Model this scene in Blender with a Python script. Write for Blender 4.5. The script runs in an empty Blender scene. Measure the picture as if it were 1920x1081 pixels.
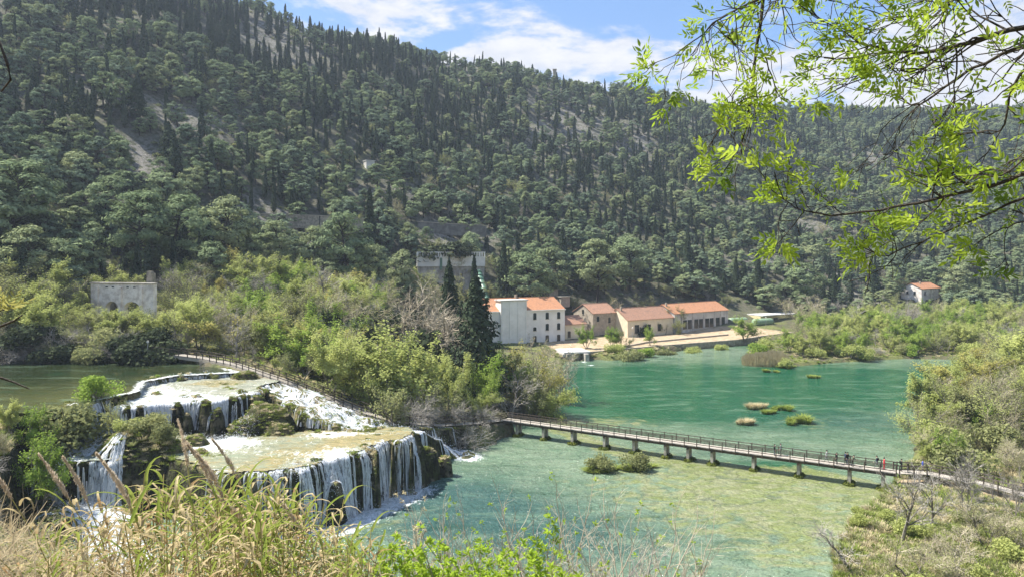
HAZE = 0.00016
import bpy, math, random
import numpy as np
from math import radians as R, sin, cos, pi
scene = bpy.context.scene
COL = scene.collection
rng = np.random.default_rng(7)
random.seed(7)
# ------------------------------------------------------------------ camera model (level camera with vertical lens shift)
F, HX, HY, CZ = 1371.0, 960.0, 470.0, 33.0
def P(px, py, z):
    d = (CZ - z) * F / (py - HY)
    return np.array([(px - HX) / F * d, d, z])
def X(px, d): return (px - HX) / F * d
def Z(py, d): return CZ - (py - HY) * d / F

cam = bpy.data.cameras.new('camera'); co = bpy.data.objects.new('camera', cam); COL.objects.link(co)
co.location = (0, 0, CZ); co.rotation_euler = (R(90), 0, 0)
cam.sensor_width = 36; cam.lens = 36 * F / 1920; cam.shift_y = -(540.5 - HY) / 1920
cam.clip_start = 0.1; cam.clip_end = 6000
scene.camera = co

# ------------------------------------------------------------------ object helpers
def tag(o, label=None, cat=None, group=None, kind=None):
    if label: o['label'] = label
    if cat: o['category'] = cat
    if group: o['group'] = group
    if kind: o['kind'] = kind
    return o
def obj(name, me, parent=None, loc=None):
    o = bpy.data.objects.new(name, me); COL.objects.link(o)
    if parent: o.parent = parent
    if loc is not None: o.location = loc
    return o
def empty(name, loc=(0, 0, 0), rz=0.0):
    o = bpy.data.objects.new(name, None); COL.objects.link(o)
    o.location = loc; o.rotation_euler = (0, 0, rz); o.empty_display_size = 0.3
    return o
def copy_tree(o, parent=None):
    c = o.copy(); COL.objects.link(c)
    if parent: c.parent = parent
    for ch in list(o.children): copy_tree(ch, c)
    return c

class MB:
    """collects vertices, faces, a per-vertex value v and material slots; builds ONE mesh"""
    def __init__(s): s.V = []; s.Fc = []; s.A = []; s.n = 0
    def add(s, V, faces, mi=0, a=None):
        V = np.asarray(V, float).reshape(-1, 3)
        for f in (faces if isinstance(faces, list) else [faces]):
            s.Fc.append((np.asarray(f, np.int64) + s.n, mi))
        s.V.append(V); s.A.append(np.full(len(V), 0.5) if a is None else np.broadcast_to(a, len(V)).astype(float)); s.n += len(V)
        return s
    def mesh(s, name, mats, smooth=False):
        me = bpy.data.meshes.new(name)
        V = np.concatenate(s.V).astype(np.float32); A = np.concatenate(s.A).astype(np.float32)
        ls, tot, mi = [], [], []
        for f, m in s.Fc:
            if len(f) == 0: continue
            ls.append(f.ravel()); tot.append(np.full(len(f), f.shape[1], np.int32)); mi.append(np.full(len(f), m, np.int32))
        L = np.concatenate(ls).astype(np.int32); T = np.concatenate(tot); M = np.concatenate(mi)
        me.vertices.add(len(V)); me.vertices.foreach_set('co', V.ravel())
        me.loops.add(len(L)); me.loops.foreach_set('vertex_index', L)
        me.polygons.add(len(T)); st = np.concatenate([[0], np.cumsum(T)[:-1]]).astype(np.int32)
        me.polygons.foreach_set('loop_start', st); me.polygons.foreach_set('loop_total', T)
        me.polygons.foreach_set('material_index', M)
        me.update(calc_edges=True); me.validate()
        me.polygons.foreach_set('use_smooth', np.full(len(me.polygons), bool(smooth)))
        at = me.attributes.new('v', 'FLOAT', 'POINT'); at.data.foreach_set('value', A)
        for m in (mats if isinstance(mats, (list, tuple)) else [mats]): me.materials.append(m)
        return me
    # --- shapes
    def box(s, c, size, rz=0.0, mi=0, a=None, ax=None):
        hx, hy, hz = [q / 2 for q in size]
        v = np.array([[x, y, z] for z in (-hz, hz) for x, y in ((-hx, -hy), (hx, -hy), (hx, hy), (-hx, hy))])
        if ax is not None: v = v @ np.array(ax)
        elif rz: v = v @ np.array([[cos(rz), sin(rz), 0], [-sin(rz), cos(rz), 0], [0, 0, 1]])
        return s.add(v + np.array(c), np.array([[0, 3, 2, 1], [4, 5, 6, 7], [0, 1, 5, 4], [1, 2, 6, 5], [2, 3, 7, 6], [3, 0, 4, 7]]), mi, a)
    def bar(s, p, q, w, h, mi=0, a=None):
        """box beam from p to q, w across (horizontal), h high"""
        p = np.array(p, float); q = np.array(q, float); d = q - p; L = np.linalg.norm(d); e = d / L
        up = np.array([0, 0, 1.]) if abs(e[2]) < .9 else np.array([0, 1., 0]); sd = np.cross(up, e); sd /= np.linalg.norm(sd); up = np.cross(e, sd)
        return s.box((p + q) / 2, (L, w, h), mi=mi, a=a, ax=[e, sd, up])
    def tube(s, pts, rad, k=5, mi=0, a=None, cap=True):
        pts = np.asarray(pts, float); n = len(pts); rad = np.broadcast_to(rad, n)
        t = np.gradient(pts, axis=0); t /= np.linalg.norm(t, axis=1)[:, None] + 1e-9
        m = t.mean(0); ref = np.array([0, 0, 1.]) if abs(m[2]) < .8 * np.linalg.norm(m) + 1e-9 else np.array([1., 0.1, 0])
        b = np.cross(t, ref); b /= np.linalg.norm(b, axis=1)[:, None] + 1e-9; c = np.cross(t, b)
        an = np.arange(k) * 2 * pi / k
        V = pts[:, None] + rad[:, None, None] * (np.cos(an)[None, :, None] * b[:, None] + np.sin(an)[None, :, None] * c[:, None])
        i = np.arange(n - 1)[:, None] * k; j = np.arange(k)[None]; j2 = (j + 1) % k
        q = np.stack([i + j, i + j2, i + k + j2, i + k + j], -1).reshape(-1, 4)
        fs = [q]
        if cap and k > 2: fs.append(np.arange(k)[None, ::-1]); fs.append((np.arange(k) + (n - 1) * k)[None])
        return s.add(V.reshape(-1, 3), fs, mi, a)
    def cards(s, C, size, N, asp=0.55, mi=0, a=None, up=None):
        """diamond leaves at C, half-length size, facing N"""
        C = np.asarray(C, float); n = len(C)
        N = N / (np.linalg.norm(N, axis=1)[:, None] + 1e-9)
        r = rng.normal(size=(n, 3)) if up is None else up
        u = r - (r * N).sum(1)[:, None] * N; u /= np.linalg.norm(u, axis=1)[:, None] + 1e-9
        w = np.cross(N, u); size = np.broadcast_to(size, n)[:, None]
        V = np.stack([C - u * size, C + w * size * asp, C + u * size, C - w * size * asp], 1).reshape(-1, 3)
        f = np.arange(n * 4).reshape(n, 4)
        a = rng.random(n) if a is None else np.broadcast_to(a, n)
        return s.add(V, f, mi, np.repeat(a, 4))
    def sphere(s, c, r, nu=12, nv=8, mi=0, a=None, jit=0.0):
        th = np.linspace(0, pi, nv + 1)[1:-1]; ph = np.arange(nu) * 2 * pi / nu
        g = np.stack([np.sin(th)[:, None] * np.cos(ph), np.sin(th)[:, None] * np.sin(ph), np.cos(th)[:, None] * np.ones(nu)], -1).reshape(-1, 3)
        V = np.vstack([g, [[0, 0, 1], [0, 0, -1]]])
        if jit: V = V * (1 + jit * rng.normal(size=(len(V), 1)))
        V = V * np.array(r) + np.array(c); m = nv - 1
        i = np.arange(m - 1)[:, None] * nu; j = np.arange(nu)[None]; j2 = (j + 1) % nu
        q = np.stack([i + j, i + nu + j, i + nu + j2, i + j2], -1).reshape(-1, 4)
        j = np.arange(nu); j2 = (j + 1) % nu; T = m * nu
        return s.add(V, [q, np.stack([np.full(nu, T), j, j2], -1), np.stack([np.full(nu, T + 1), (m - 1) * nu + j2, (m - 1) * nu + j], -1)], mi, a)

# ------------------------------------------------------------------ material helpers
class NT:
    def __init__(s, name):
        s.m = bpy.data.materials.new(name); s.m.use_nodes = True; s.t = s.m.node_tree; s.t.nodes.clear()
        s.out = s.n('ShaderNodeOutputMaterial')
    def n(s, t, ins=None, **kw):
        nd = s.t.nodes.new(t)
        for k, v in kw.items(): setattr(nd, k, v)
        for k, v in (ins or {}).items(): s.set(nd, k, v)
        return nd
    def set(s, nd, k, v):
        i = nd.inputs[k]
        if isinstance(v, bpy.types.NodeSocket): s.t.links.new(v, i)
        elif isinstance(v, bpy.types.Node): s.t.links.new(v.outputs[0], i)
        else:
            if isinstance(v, (tuple, list)) and len(v) == 3 and i.type == 'RGBA': v = (*v, 1)
            i.default_value = v
    def attr(s, name): return s.n('ShaderNodeAttribute', attribute_name=name).outputs['Fac']
    def math(s, op, a, b=0.0, clamp=False): return s.n('ShaderNodeMath', {0: a, 1: b}, operation=op, use_clamp=clamp).outputs[0]
    def noise(s, scale, detail=3.0, rough=0.55, vec=None, dist=0.0):
        nd = s.n('ShaderNodeTexNoise', {'Scale': scale, 'Detail': detail, 'Roughness': rough, 'Distortion': dist})
        if vec is not None: s.set(nd, 'Vector', vec)
        return nd.outputs['Fac']
    def pos(s, sc=(1, 1, 1), obj=False):
        g = s.n('ShaderNodeTexCoord').outputs['Object'] if obj else s.n('ShaderNodeNewGeometry').outputs['Position']
        return s.n('ShaderNodeMapping', {'Vector': g, 'Scale': sc}).outputs[0]
    def step(s, x, lo, hi): return s.n('ShaderNodeMapRange', {0: x, 1: lo, 2: hi}, interpolation_type='SMOOTHSTEP').outputs[0]
    def mix(s, f, a, b):
        nd = s.n('ShaderNodeMix', data_type='RGBA'); s.set(nd, 0, f)
        for idx, v in ((6, a), (7, b)):
            if isinstance(v, (tuple, list)): nd.inputs[idx].default_value = (*v[:3], 1)
            else: s.t.links.new(v, nd.inputs[idx])
        return nd.outputs[2]
    def bump(s, h, strength=0.5, dist=0.1): return s.n('ShaderNodeBump', {'Height': h, 'Strength': strength, 'Distance': dist}).outputs[0]
    def princ(s, **kw): return s.n('ShaderNodeBsdfPrincipled', {k.replace('_', ' '): v for k, v in kw.items()})
    def done(s, sh): s.t.links.new(sh.outputs[0], s.out.inputs[0]); return s.m

def m_leaf(name, c1, c2, tr=0.35, c3=None, clump=0.6, gloss=0.0):
    t = NT(name)
    f = t.math('ADD', t.math('MULTIPLY', t.attr('v'), 0.55), t.math('MULTIPLY', t.n('ShaderNodeObjectInfo').outputs['Random'], 0.45))
    col = t.mix(f, c1, c2)
    if c3: col = t.mix(t.step(t.noise(clump, 2, vec=t.pos()), .52, .66), col, c3)
    a = t.n('ShaderNodeBsdfDiffuse', {'Color': col}); b = t.n('ShaderNodeBsdfTranslucent', {'Color': col})
    sh = t.n('ShaderNodeMixShader', {0: tr, 1: a.outputs[0], 2: b.outputs[0]})
    if gloss:
        g = t.n('ShaderNodeBsdfGlossy', {'Color': (1, 1, 1, 1), 'Roughness': .4}); sh = t.n('ShaderNodeMixShader', {0: gloss, 1: sh.outputs[0], 2: g.outputs[0]})
    return t.done(sh)
def m_plain(name, c1, c2=None, rough=0.8, scale=1.5, bump=0.0, spec=0.3, obj=False, detail=5.0):
    t = NT(name); c2 = c2 or tuple(q * .75 for q in c1)
    n = t.noise(scale, detail, .62, t.pos(obj=obj)); col = t.mix(t.step(n, .32, .68), c1, c2)
    p = t.princ(Base_Color=col, Roughness=rough, Specular_IOR_Level=spec)
    if bump: t.set(p, 'Normal', t.bump(t.noise(scale * 6, 4, vec=t.pos(obj=obj)), bump, .05))
    return t.done(p)

# ------------------------------------------------------------------ numeric noise
def _h(i, j, s):
    n = (i * 374761393 + j * 668265263 + s * 1442695041) & 0xFFFFFFFF
    n = ((n ^ (n >> 13)) * 1274126177) & 0xFFFFFFFF
    return ((n ^ (n >> 16)) & 0xFFFF) / 65535.0
def vnoise(x, y, s=0):
    i = np.floor(x).astype(np.int64); j = np.floor(y).astype(np.int64); fx = x - i; fy = y - j
    fx = fx * fx * (3 - 2 * fx); fy = fy * fy * (3 - 2 * fy)
    return (_h(i, j, s) * (1 - fx) + _h(i + 1, j, s) * fx) * (1 - fy) + (_h(i, j + 1, s) * (1 - fx) + _h(i + 1, j + 1, s) * fx) * fy
def fbm(x, y, s=0, o=4):
    v = 0; a = .5
    for k in range(o): v = v + a * vnoise(x * 2 ** k, y * 2 ** k, s + k); a *= .5
    return v / (1 - .5 ** o)
def sstep(x, a, b):
    t = np.clip((x - a) / (b - a), 0, 1); return t * t * (3 - 2 * t)
def sdf(poly, x, y):
    """signed distance to a polygon, negative inside"""
    p = np.asarray(poly, float)[:, :2]; d2 = np.full(x.shape, 1e18); ins = np.zeros(x.shape, bool)
    for a, b in zip(p, np.roll(p, -1, 0)):
        e = b - a; t = np.clip(((x - a[0]) * e[0] + (y - a[1]) * e[1]) / (e @ e + 1e-12), 0, 1)
        d2 = np.minimum(d2, (x - a[0] - t * e[0]) ** 2 + (y - a[1] - t * e[1]) ** 2)
        c = ((a[1] > y) != (b[1] > y)) & (x < (b[0] - a[0]) * (y - a[1]) / (b[1] - a[1] + 1e-12) + a[0]); ins ^= c
    return np.where(ins, -1, 1) * np.sqrt(d2)
def pathdist(path, x, y):
    """distance to a polyline and the height of its nearest point"""
    p = np.asarray(path, float); best = np.full(x.shape, 1e18); z = np.zeros(x.shape)
    for a, b in zip(p[:-1], p[1:]):
        e = b[:2] - a[:2]; t = np.clip(((x - a[0]) * e[0] + (y - a[1]) * e[1]) / (e @ e + 1e-12), 0, 1)
        d = (x - a[0] - t * e[0]) ** 2 + (y - a[1] - t * e[1]) ** 2; k = d < best
        best = np.where(k, d, best); z = np.where(k, a[2] + t * (b[2] - a[2]), z)
    return np.sqrt(best), z

# ------------------------------------------------------------------ the lie of the land
def PP(lst, z): return np.array([P(a, b, z) for a, b in lst])
LAKE = np.vstack([PP([(1535, 1075), (1560, 1010), (1615, 950), (1668, 900), (1700, 862), (1712, 812), (1760, 765), (1815, 722), (1862, 702), (1850, 676), (1700, 673), (1560, 681),
    (1480, 689), (1400, 686), (1392, 668), (1415, 645), (1425, 634), (1390, 643), (1280, 657), (1200, 670), (1150, 676), (1095, 673), (1062, 668), (1062, 700), (1046, 740), (1000, 762), (950, 782),
    (935, 832), (880, 842), (820, 815), (790, 797), (700, 790)], 0)[:, :2],
    [(-26, 116), (-33, 121.), (-39, 124), (-46, 128), (-62, 125), (-64, 104), (-62, 94), (-58, 88), (-53, 76), (-42, 66), (-22, 58.5), (8, 58.5), (28, 65)]])
RIVER = PP([(-900, 682), (150, 675), (300, 673), (420, 689), (446, 697), (330, 703), (268, 714), (255, 733), (185, 748), (150, 762), (60, 772), (-100, 775), (-900, 775)], 12.2)[:, :2]
SHELF = PP([(232, 764), (330, 754), (400, 752), (470, 738), (500, 728), (525, 716), (446, 700), (330, 706), (262, 716), (236, 738)], 11.2)[:, :2]
PZ = 7.2
POOL = PP([(430, 892), (520, 878), (560, 870), (620, 862), (690, 840), (740, 827), (786, 817), (792, 806), (720, 796), (690, 799), (600, 804), (540, 810), (450, 822), (400, 826), (325, 818), (330, 850), (390, 880)], PZ)[:, :2]
LEFTSH = PP([(58, 864), (130, 868), (212, 864), (240, 835), (200, 806), (120, 818), (40, 838), (10, 850)], 6.8)[:, :2]
RAPID = np.array([P(512, 722, 11.0), P(560, 742, 10.2), P(600, 765, 9.2), P(640, 780, 8.4), P(682, 797, 7.3)])
RAPID2 = np.array([P(715, 797, 7.2), P(770, 806, 5.4), P(815, 826, 2.4), P(862, 850, 0.15)])
CHAN = np.array([P(160, 755, 12.1), P(190, 780, 9.9), P(185, 812, 8.2), P(150, 850, 7.0)])
LOWST = np.array([P(120, 955, 2.4), P(200, 962, 1.6), P(226, 1010, 0.8), P(250, 1075, 0.2)])
WALK = np.array([P(*q) for q in [(150, 640, 15.2), (205, 648, 14.4), (300, 660, 14.0), (380, 670, 13.3), (440, 682, 12.8), (480, 695, 12.2), (530, 712, 11.3), (580, 730, 10.0), (640, 754, 8.4), (690, 774, 7.2), (740, 789, 5.9)]] + [np.array([-12, 121, 4.2]), np.array([-6, 128, 3.0]), np.array([-1.3, 132.3, 2.6])])
PATHR = np.array([[48.4, 103.4, 2.6], [55.8, 101.2, 2.55], [58.8, 99, 2.4], [61.9, 96.7, 2.4], [64, 91.4, 2.6], [68, 84, 3.0], [76, 76, 3.6]])
QUAY = np.array([P(1062, 664, 2.0), P(1100, 660, 2.0), P(1245, 647, 2.0), P(1390, 636, 2.0), P(1425, 630, 2.0), P(1490, 622, 2.0)])
CP = np.array([(0, 0, 31.4), (-10, 0, 31.5), (10, 0, 31.3), (0, 9, 27), (-12, 9, 27), (12, 9, 26.5), (0, 20, 20.5), (-15, 22, 20), (18, 20, 20), (0, 40, 9.5), (-25, 40, 12), (25, 40, 9), (45, 45, 8), (0, 58, 2), (-25, 62, 3),
    (25, 60, 2), (45, 70, 1.5), (-45, 60, 8), (-60, 75, 9.5), (-66, 90, 11.5), (-75, 98, 12.6), (-95, 60, 17), (-110, 95, 14), (0, -30, 42), (-60, -10, 38), (60, -10, 36), (60, 30, 14), (-100, 20, 34), (110, 20, 22), (110, 70, 8),
    (40, 85, 1.0), (55, 80, 1.6), (60, 105, 1.2), (80, 90, 3), (75, 130, 1.2), (100, 120, 2.6), (100, 160, 1.4), (130, 150, 3), (130, 190, 1.3), (170, 180, 3), (220, 220, 4.5), (150, 240, 1.4), (100, 285, 2.2), (100, 220, .8), (140, 232, .9), (180, 280, 4), (240, 300, 8),
    (22, 235, 2), (50, 255, 2.1), (80, 272, 2.1), (18, 255, 2), (40, 266, 2.3), (62, 278, 2.3), (0, 245, 2.6), (-5, 136, 2.0), (-2, 150, 1.3), (5, 190, 1.0), (-2, 220, 2.0), (-20, 230, 4), (-18, 138, 3.5), (-16, 120, 4.8), (-25, 125, 7),
    (-38, 127, 11.2), (-48, 134, 12.8), (-80, 150, 14.4), (-50, 150, 12), (-40, 180, 14.5), (-60, 190, 19.5), (-95, 150, 15.5), (-95, 168, 20), (-120, 170, 24), (-140, 145, 18), (-30, 200, 12), (-50, 215, 25), (-10, 165, 2.5), (-25, 160, 6), (-170, 90, 16), (-170, 120, 15)], float)
def _tps(a, b):
    r2 = ((a[:, None, :2] - b[None, :, :2]) ** 2).sum(-1); return .5 * r2 * np.log(r2 + 1e-9)
_n = len(CP); _A = np.zeros((_n + 3, _n + 3)); _A[:_n, :_n] = _tps(CP, CP) + 2.0 * np.eye(_n)
_A[:_n, _n] = 1; _A[:_n, _n + 1:] = CP[:, :2]; _A[_n:, :_n] = _A[:_n, _n:].T
_w = np.linalg.solve(_A, np.concatenate([CP[:, 2], np.zeros(3)]))
def land(x, y):
    out = np.empty(x.size); xf, yf = x.ravel(), y.ravel()
    for i in range(0, x.size, 40000):
        q = np.stack([xf[i:i + 40000], yf[i:i + 40000]], 1); out[i:i + 40000] = _tps(q, CP) @ _w[:_n] + _w[_n] + q @ _w[_n + 1:]
    return out.reshape(x.shape)
HU = [-500, 0, 250, 500, 850, 1000, 1200, 1500, 1900, 2600]
FOOT = [150, 150, 175, 205, 245, 262, 286, 305, 308, 320]
HK = [[(140, 18), (200, 55), (300, 130), (430, 230), (1200, 228)],
      [(140, 15), (170, 25), (200, 47), (300, 123), (425, 222), (1200, 215)],
      [(150, 15), (180, 21), (215, 35), (320, 116), (450, 216), (1200, 205)],
      [(170, 16), (205, 23), (230, 30), (262, 45), (350, 104), (490, 192), (1200, 180)],
      [(220, 3), (245, 6), (275, 19), (300, 38), (400, 88), (545, 174), (1200, 160)],
      [(240, 2), (262, 4), (285, 14), (320, 36), (420, 84), (575, 169), (1200, 160)],
      [(270, 2), (290, 5), (320, 18), (370, 42), (470, 88), (620, 165), (1200, 160)],
      [(285, 2), (310, 5), (350, 16), (420, 38), (530, 86), (720, 173), (1200, 172)],
      [(300, 3), (340, 9), (400, 26), (470, 50), (590, 96), (780, 179), (1200, 180)],
      [(300, 4), (340, 10), (400, 28), (470, 52), (600, 100), (780, 182), (1200, 185)]]
def hill(x, y):
    u = np.clip(HX + F * x / np.maximum(y, 60), -500, 2600); z = np.zeros(x.shape)
    zs = [np.interp(y, *zip(*k)) for k in HK]
    for i in range(len(HU) - 1):
        t = (u - HU[i]) / (HU[i + 1] - HU[i]); k = (t >= 0) & (t <= 1); z = np.where(k, zs[i] * (1 - t) + zs[i + 1] * t, z)
    ft = np.interp(u, HU, FOOT); g = sstep(y - ft, 10, 90)
    return z + g * ((fbm(x / 45, y / 45, 3, 4) - .5) * 13 + (fbm(x / 9, y / 9, 9, 3) - .5) * 3.0), ft
def terr(h, sd, z, w, bump=0.0):
    t = 1 - sstep(sd, 0, w); return np.maximum(h, np.where(sd < w, -1.4 + (z + 1.4) * t + bump * 4 * t * (1 - t), -9))
DOMES = [(-35.6, 106.0, 4.3, 3.6, 11.1, 5.5), (-33.2, 103.6, 2.8, 2.2, 8.9, 5.5), (-37.6, 103.2, 2.6, 1.9, 9.5, 5.5), (-30.3, 110.2, 2.3, 1.8, 9.5, 6), (-49.0, 95.0, 6.6, 4.6, 10.0, 2), (-44.2, 94.4, 4.4, 3.2, 8.6, 1),
    (-39.8, 93.6, 3.8, 2.2, 7.7, 1), (-42.0, 97.4, 2.2, 1.6, 8.6, 5), (-57.0, 88.5, 1.8, 1.5, 3.6, 0), (-60.0, 86.0, 2.4, 2.0, 4.2, 0), (-54, 84.5, 2.2, 1.6, 2.6, -1), (-26.0, 108.5, 1.6, 1.2, 8.2, 6), (-21.0, 108.5, 1.5, 1.3, 8.2, 6),
    (-42.5, 105.5, 1.2, 1.0, 10.3, 6), (-46.5, 104.6, 1.1, .9, 10.2, 6), (-14.0, 99.6, 1.6, 1.0, .45, -1), (-45.2, 123.6, 2.8, 1.2, 12.7, 10.6), (-12.0, 106.2, 1.7, 1.4, 4.6, 0), (-10.0, 107.6, 1.4, 1.1, 3.1, 0), (-18.6, 95.5, 1.6, 1.1, 2.6, -1), (-59.3, 103.2, 2.6, 1.8, 12.5, 8)]
for _pl, _z, _q in ((PP([(520, 878), (560, 870), (620, 862), (690, 840), (740, 827), (786, 817)], PZ), PZ, 17), (PP([(240, 764), (318, 757), (360, 752), (400, 752), (440, 744), (470, 738), (500, 728)], 11.2), 11.2, 15), (PP([(268, 714), (330, 703), (446, 697)], 12.2), 12.2, 7)):
    for _k in range(_q):
        _s = rng.random() * (len(_pl) - 1.01); _i = int(_s); _c = _pl[_i] + (_pl[_i + 1] - _pl[_i]) * (_s - _i); _r = rng.uniform(.35, .95); DOMES.append((_c[0] + rng.normal(0, .8), _c[1] + rng.normal(.2, .8), _r, _r * .8, _z + rng.uniform(.02, .38), _z - 1.5))
for _k in range(16):
    _c = P(rng.uniform(340, 760), rng.uniform(806, 850), PZ); _r = rng.uniform(.3, .75); DOMES.append((_c[0], _c[1], _r * 1.4, _r, PZ + rng.uniform(.05, .3), PZ - .8))
for _k in range(12):
    _c = P(rng.uniform(270, 500), rng.uniform(715, 748), 11.2); _r = rng.uniform(.35, .9); DOMES.append((_c[0], _c[1], _r * 1.5, _r, 11.2 + rng.uniform(.1, .45), 10.2))
def H(x, y, fine=True):
    x = np.asarray(x, float); y = np.asarray(y, float); sh = x.shape; x = x.ravel(); y = y.ravel()
    hl, ft = hill(x, y); k = y < 345; h = hl.copy()
    if k.any():
        lz = land(x[k], y[k]); b = sstep(y[k] - ft[k], -30, 8); h[k] = lz * (1 - b) + hl[k] * b
    h = h + (fbm(x / 6, y / 6, 21, 3) - .5) * .8 * sstep(y, 4, 14)
    k = (y > 50) & (y < 300) & (x < 150) & (x > -240)
    if k.any():
        xx, yy, hh = x[k], y[k], h[k]
        wob = (fbm(xx / 3.5, yy / 3.5, 31, 3) - .5) * 2.2
        wl = sdf(LAKE, xx, yy) + wob * .5
        hh = np.maximum(hh, .35)
        hh = np.where(wl < 2.2, -1.4 + (hh + 1.4) * sstep(wl, -1.0, 2.2), hh)
        kk = (xx > -240) & (xx < 0) & (yy < 150)
        a, b_ = xx[kk], yy[kk]; q = hh[kk]; w2 = (fbm(a / 1.6, b_ / 1.6, 41, 3) - .5) * 1.6
        rv = sdf(RIVER, a, b_); q = np.where(rv < 1.5, 11.5 + (q - 11.5) * sstep(rv, -.8, 1.5), q) if True else q
        east = (a > -63.5) & (b_ < 128) & (b_ > 84)
        q = np.where(east & (rv > -.5), np.where(sdf(LAKE, a, b_) < 0, np.minimum(q, -1.4), q), q)
        q = np.where(east, terr(q, rv + w2 * .4, 11.9, 1.0), q)
        lump = (fbm(a / 2.2, b_ / 2.2, 51, 4) - .5)
        w3 = (fbm(a / 4.2, b_ / 4.2, 71, 2) - .5) * 4.2
        wv = np.clip(fbm(a / 3.1, b_ / 3.1, 91, 2) * 2.4 - .5, 0, 1.6); rg = (np.abs(fbm(a / 1.5, b_ / 1.5, 95, 3) - .5) * -4 + .6)
        q = terr(q, sdf(SHELF, a, b_) + w2 + w3, 11.1 + lump * .5, 2.2 + 2.2 * wv, 1.3 * rg + lump * 1.6)
        q = terr(q, sdf(LEFTSH, a, b_) + w2 + w3 * .5, 6.8 + lump * .4, 1.0 + 1.5 * wv, .9 * rg + lump)
        q = terr(q, sdf(POOL, a, b_) + w2 + w3, PZ - .12 + lump * .35, .9 + 1.7 * wv, 1.1 * rg + lump * 1.2)
        for pth, wd, am in ((RAPID, 3.4, 1.5), (RAPID2, 2.3, 1.2), (CHAN, 2.6, 1.2), (LOWST, 2.6, .7)):
            dd, zz = pathdist(pth, a, b_); zz = zz + lump * am - .1; ee = dd + w2 * .6
            q = np.maximum(q, np.where(ee < wd + 1.2, -1.4 + (zz + 1.4) * (1 - sstep(ee, wd, wd + 1.2)), -9))
        for cx, cy, rx, ry, zt, zb in DOMES:
            e = ((a - cx) / rx) ** 2 + ((b_ - cy) / ry) ** 2 + w2 * .22
            q = np.maximum(q, np.where(e < 1, zb + (zt - zb) * np.sqrt(np.clip(1 - e, 0, 1)) + lump * .9, -9))
        hh[kk] = q
        dd, zz = pathdist(WALK, xx, yy); hh = np.where((dd < 2.4) & (yy < 133), hh + (zz - .35 - hh) * (1 - sstep(dd, 1.3, 2.4)), hh)
        h[k] = hh
    k = (x > 10) & (x < 110) & (y > 200) & (y < 300)
    if k.any():    # level promenade behind the quay
        pol = np.vstack([QUAY[:, :2], [[86, 288], [60, 276], [40, 262], [20, 250], [6, 246]]]); s_ = sdf(pol, x[k], y[k])
        h[k] = np.where(s_ < 1.0, 1.98 + (h[k] - 1.98) * sstep(s_, -.15, 1.0), h[k])
    return h.reshape(sh)
def H1(x, y): return float(H(np.array([x]), np.array([y]))[0])
# ------------------------------------------------------------------ sky, sun, haze
SUN_EL, SUN_AZ = R(55), math.atan2(-0.955, 0.27)          # azimuth from +Y towards +X (sun stands behind the hill's left)
w = bpy.data.worlds.new('World'); scene.world = w; w.use_nodes = True
wt = NT.__new__(NT); wt.m = w; wt.t = w.node_tree; wt.t.nodes.clear()
sky = wt.n('ShaderNodeTexSky', sky_type='NISHITA', sun_disc=False, sun_elevation=SUN_EL, sun_rotation=SUN_AZ, altitude=100, air_density=1.0, dust_density=0.8, ozone_density=1.3)
dv = wt.n('ShaderNodeTexCoord').outputs['Generated']
sx = wt.n('ShaderNodeSeparateXYZ', {0: dv})
cv = wt.n('ShaderNodeMapping', {'Vector': dv, 'Scale': (2.6, 2.6, 7.0), 'Location': (0.35, 0.1, 0.0)}).outputs[0]
n1 = wt.noise(1.9, 8, .56, cv, .25)
n2 = wt.noise(7.0, 5, .6, cv, .1)
cov = wt.math('ADD', wt.math('MULTIPLY', n1, .8), wt.math('MULTIPLY', n2, .2))
low = wt.step(sx.outputs[2], 0.40, 0.08)                 # more cloud towards the horizon
rgt = wt.step(sx.outputs[0], 0.0, 0.5)
bias = wt.math('ADD', wt.math('MULTIPLY', low, .15), wt.math('MULTIPLY', rgt, .05))
cm = wt.step(wt.math('ADD', cov, bias), .535, .64)
shade = wt.step(n2, .3, .7)
ccol = wt.mix(shade, (3.9, 4.1, 4.6), (4.95, 4.95, 5.05))
skyc = wt.mix(.5, sky.outputs[0], (.9, 2.2, 5.0))
bg = wt.n('ShaderNodeBackground', {'Color': wt.mix(cm, skyc, ccol), 'Strength': 0.085})
wo = wt.n('ShaderNodeOutputWorld'); wt.t.links.new(bg.outputs[0], wo.inputs[0])
sl = bpy.data.lights.new('sun', 'SUN'); sl.energy = 5.0; sl.angle = R(.6); sl.color = (1, .95, .86)
so = bpy.data.objects.new('sun', sl); COL.objects.link(so)
so.rotation_euler = (R(90) - SUN_EL, 0, pi - SUN_AZ); so.location = (-200, 200, 400)
vs = scene.view_settings; vs.view_transform = 'Standard'; vs.look = 'None'; vs.exposure = 1.2; vs.gamma = 1
scene.cycles.max_bounces = 6; scene.cycles.diffuse_bounces = 3; scene.cycles.glossy_bounces = 2; scene.cycles.transmission_bounces = 3
scene.cycles.transparent_max_bounces = 6; scene.cycles.volume_bounces = 0; scene.cycles.use_denoising = True
scene.cycles.caustics_reflective = False; scene.cycles.caustics_refractive = False; scene.cycles.sample_clamp_indirect = 6
if HAZE:
    t = NT('haze'); v = t.n('ShaderNodeVolumePrincipled', {'Color': (.70, .82, 1.0), 'Density': HAZE, 'Anisotropy': 0.2})
    t.t.links.new(v.outputs[0], t.out.inputs[1])
    hz = obj('haze', MB().box((80, 545, 150), (1900, 1290, 310)).mesh('haze', t.m)); tag(hz, 'thin pale blue haze over the valley and the far wooded slope', kind='stuff')
    t.m.cycles.homogeneous_volume = True if hasattr(t.m.cycles, 'homogeneous_volume') else None

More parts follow.
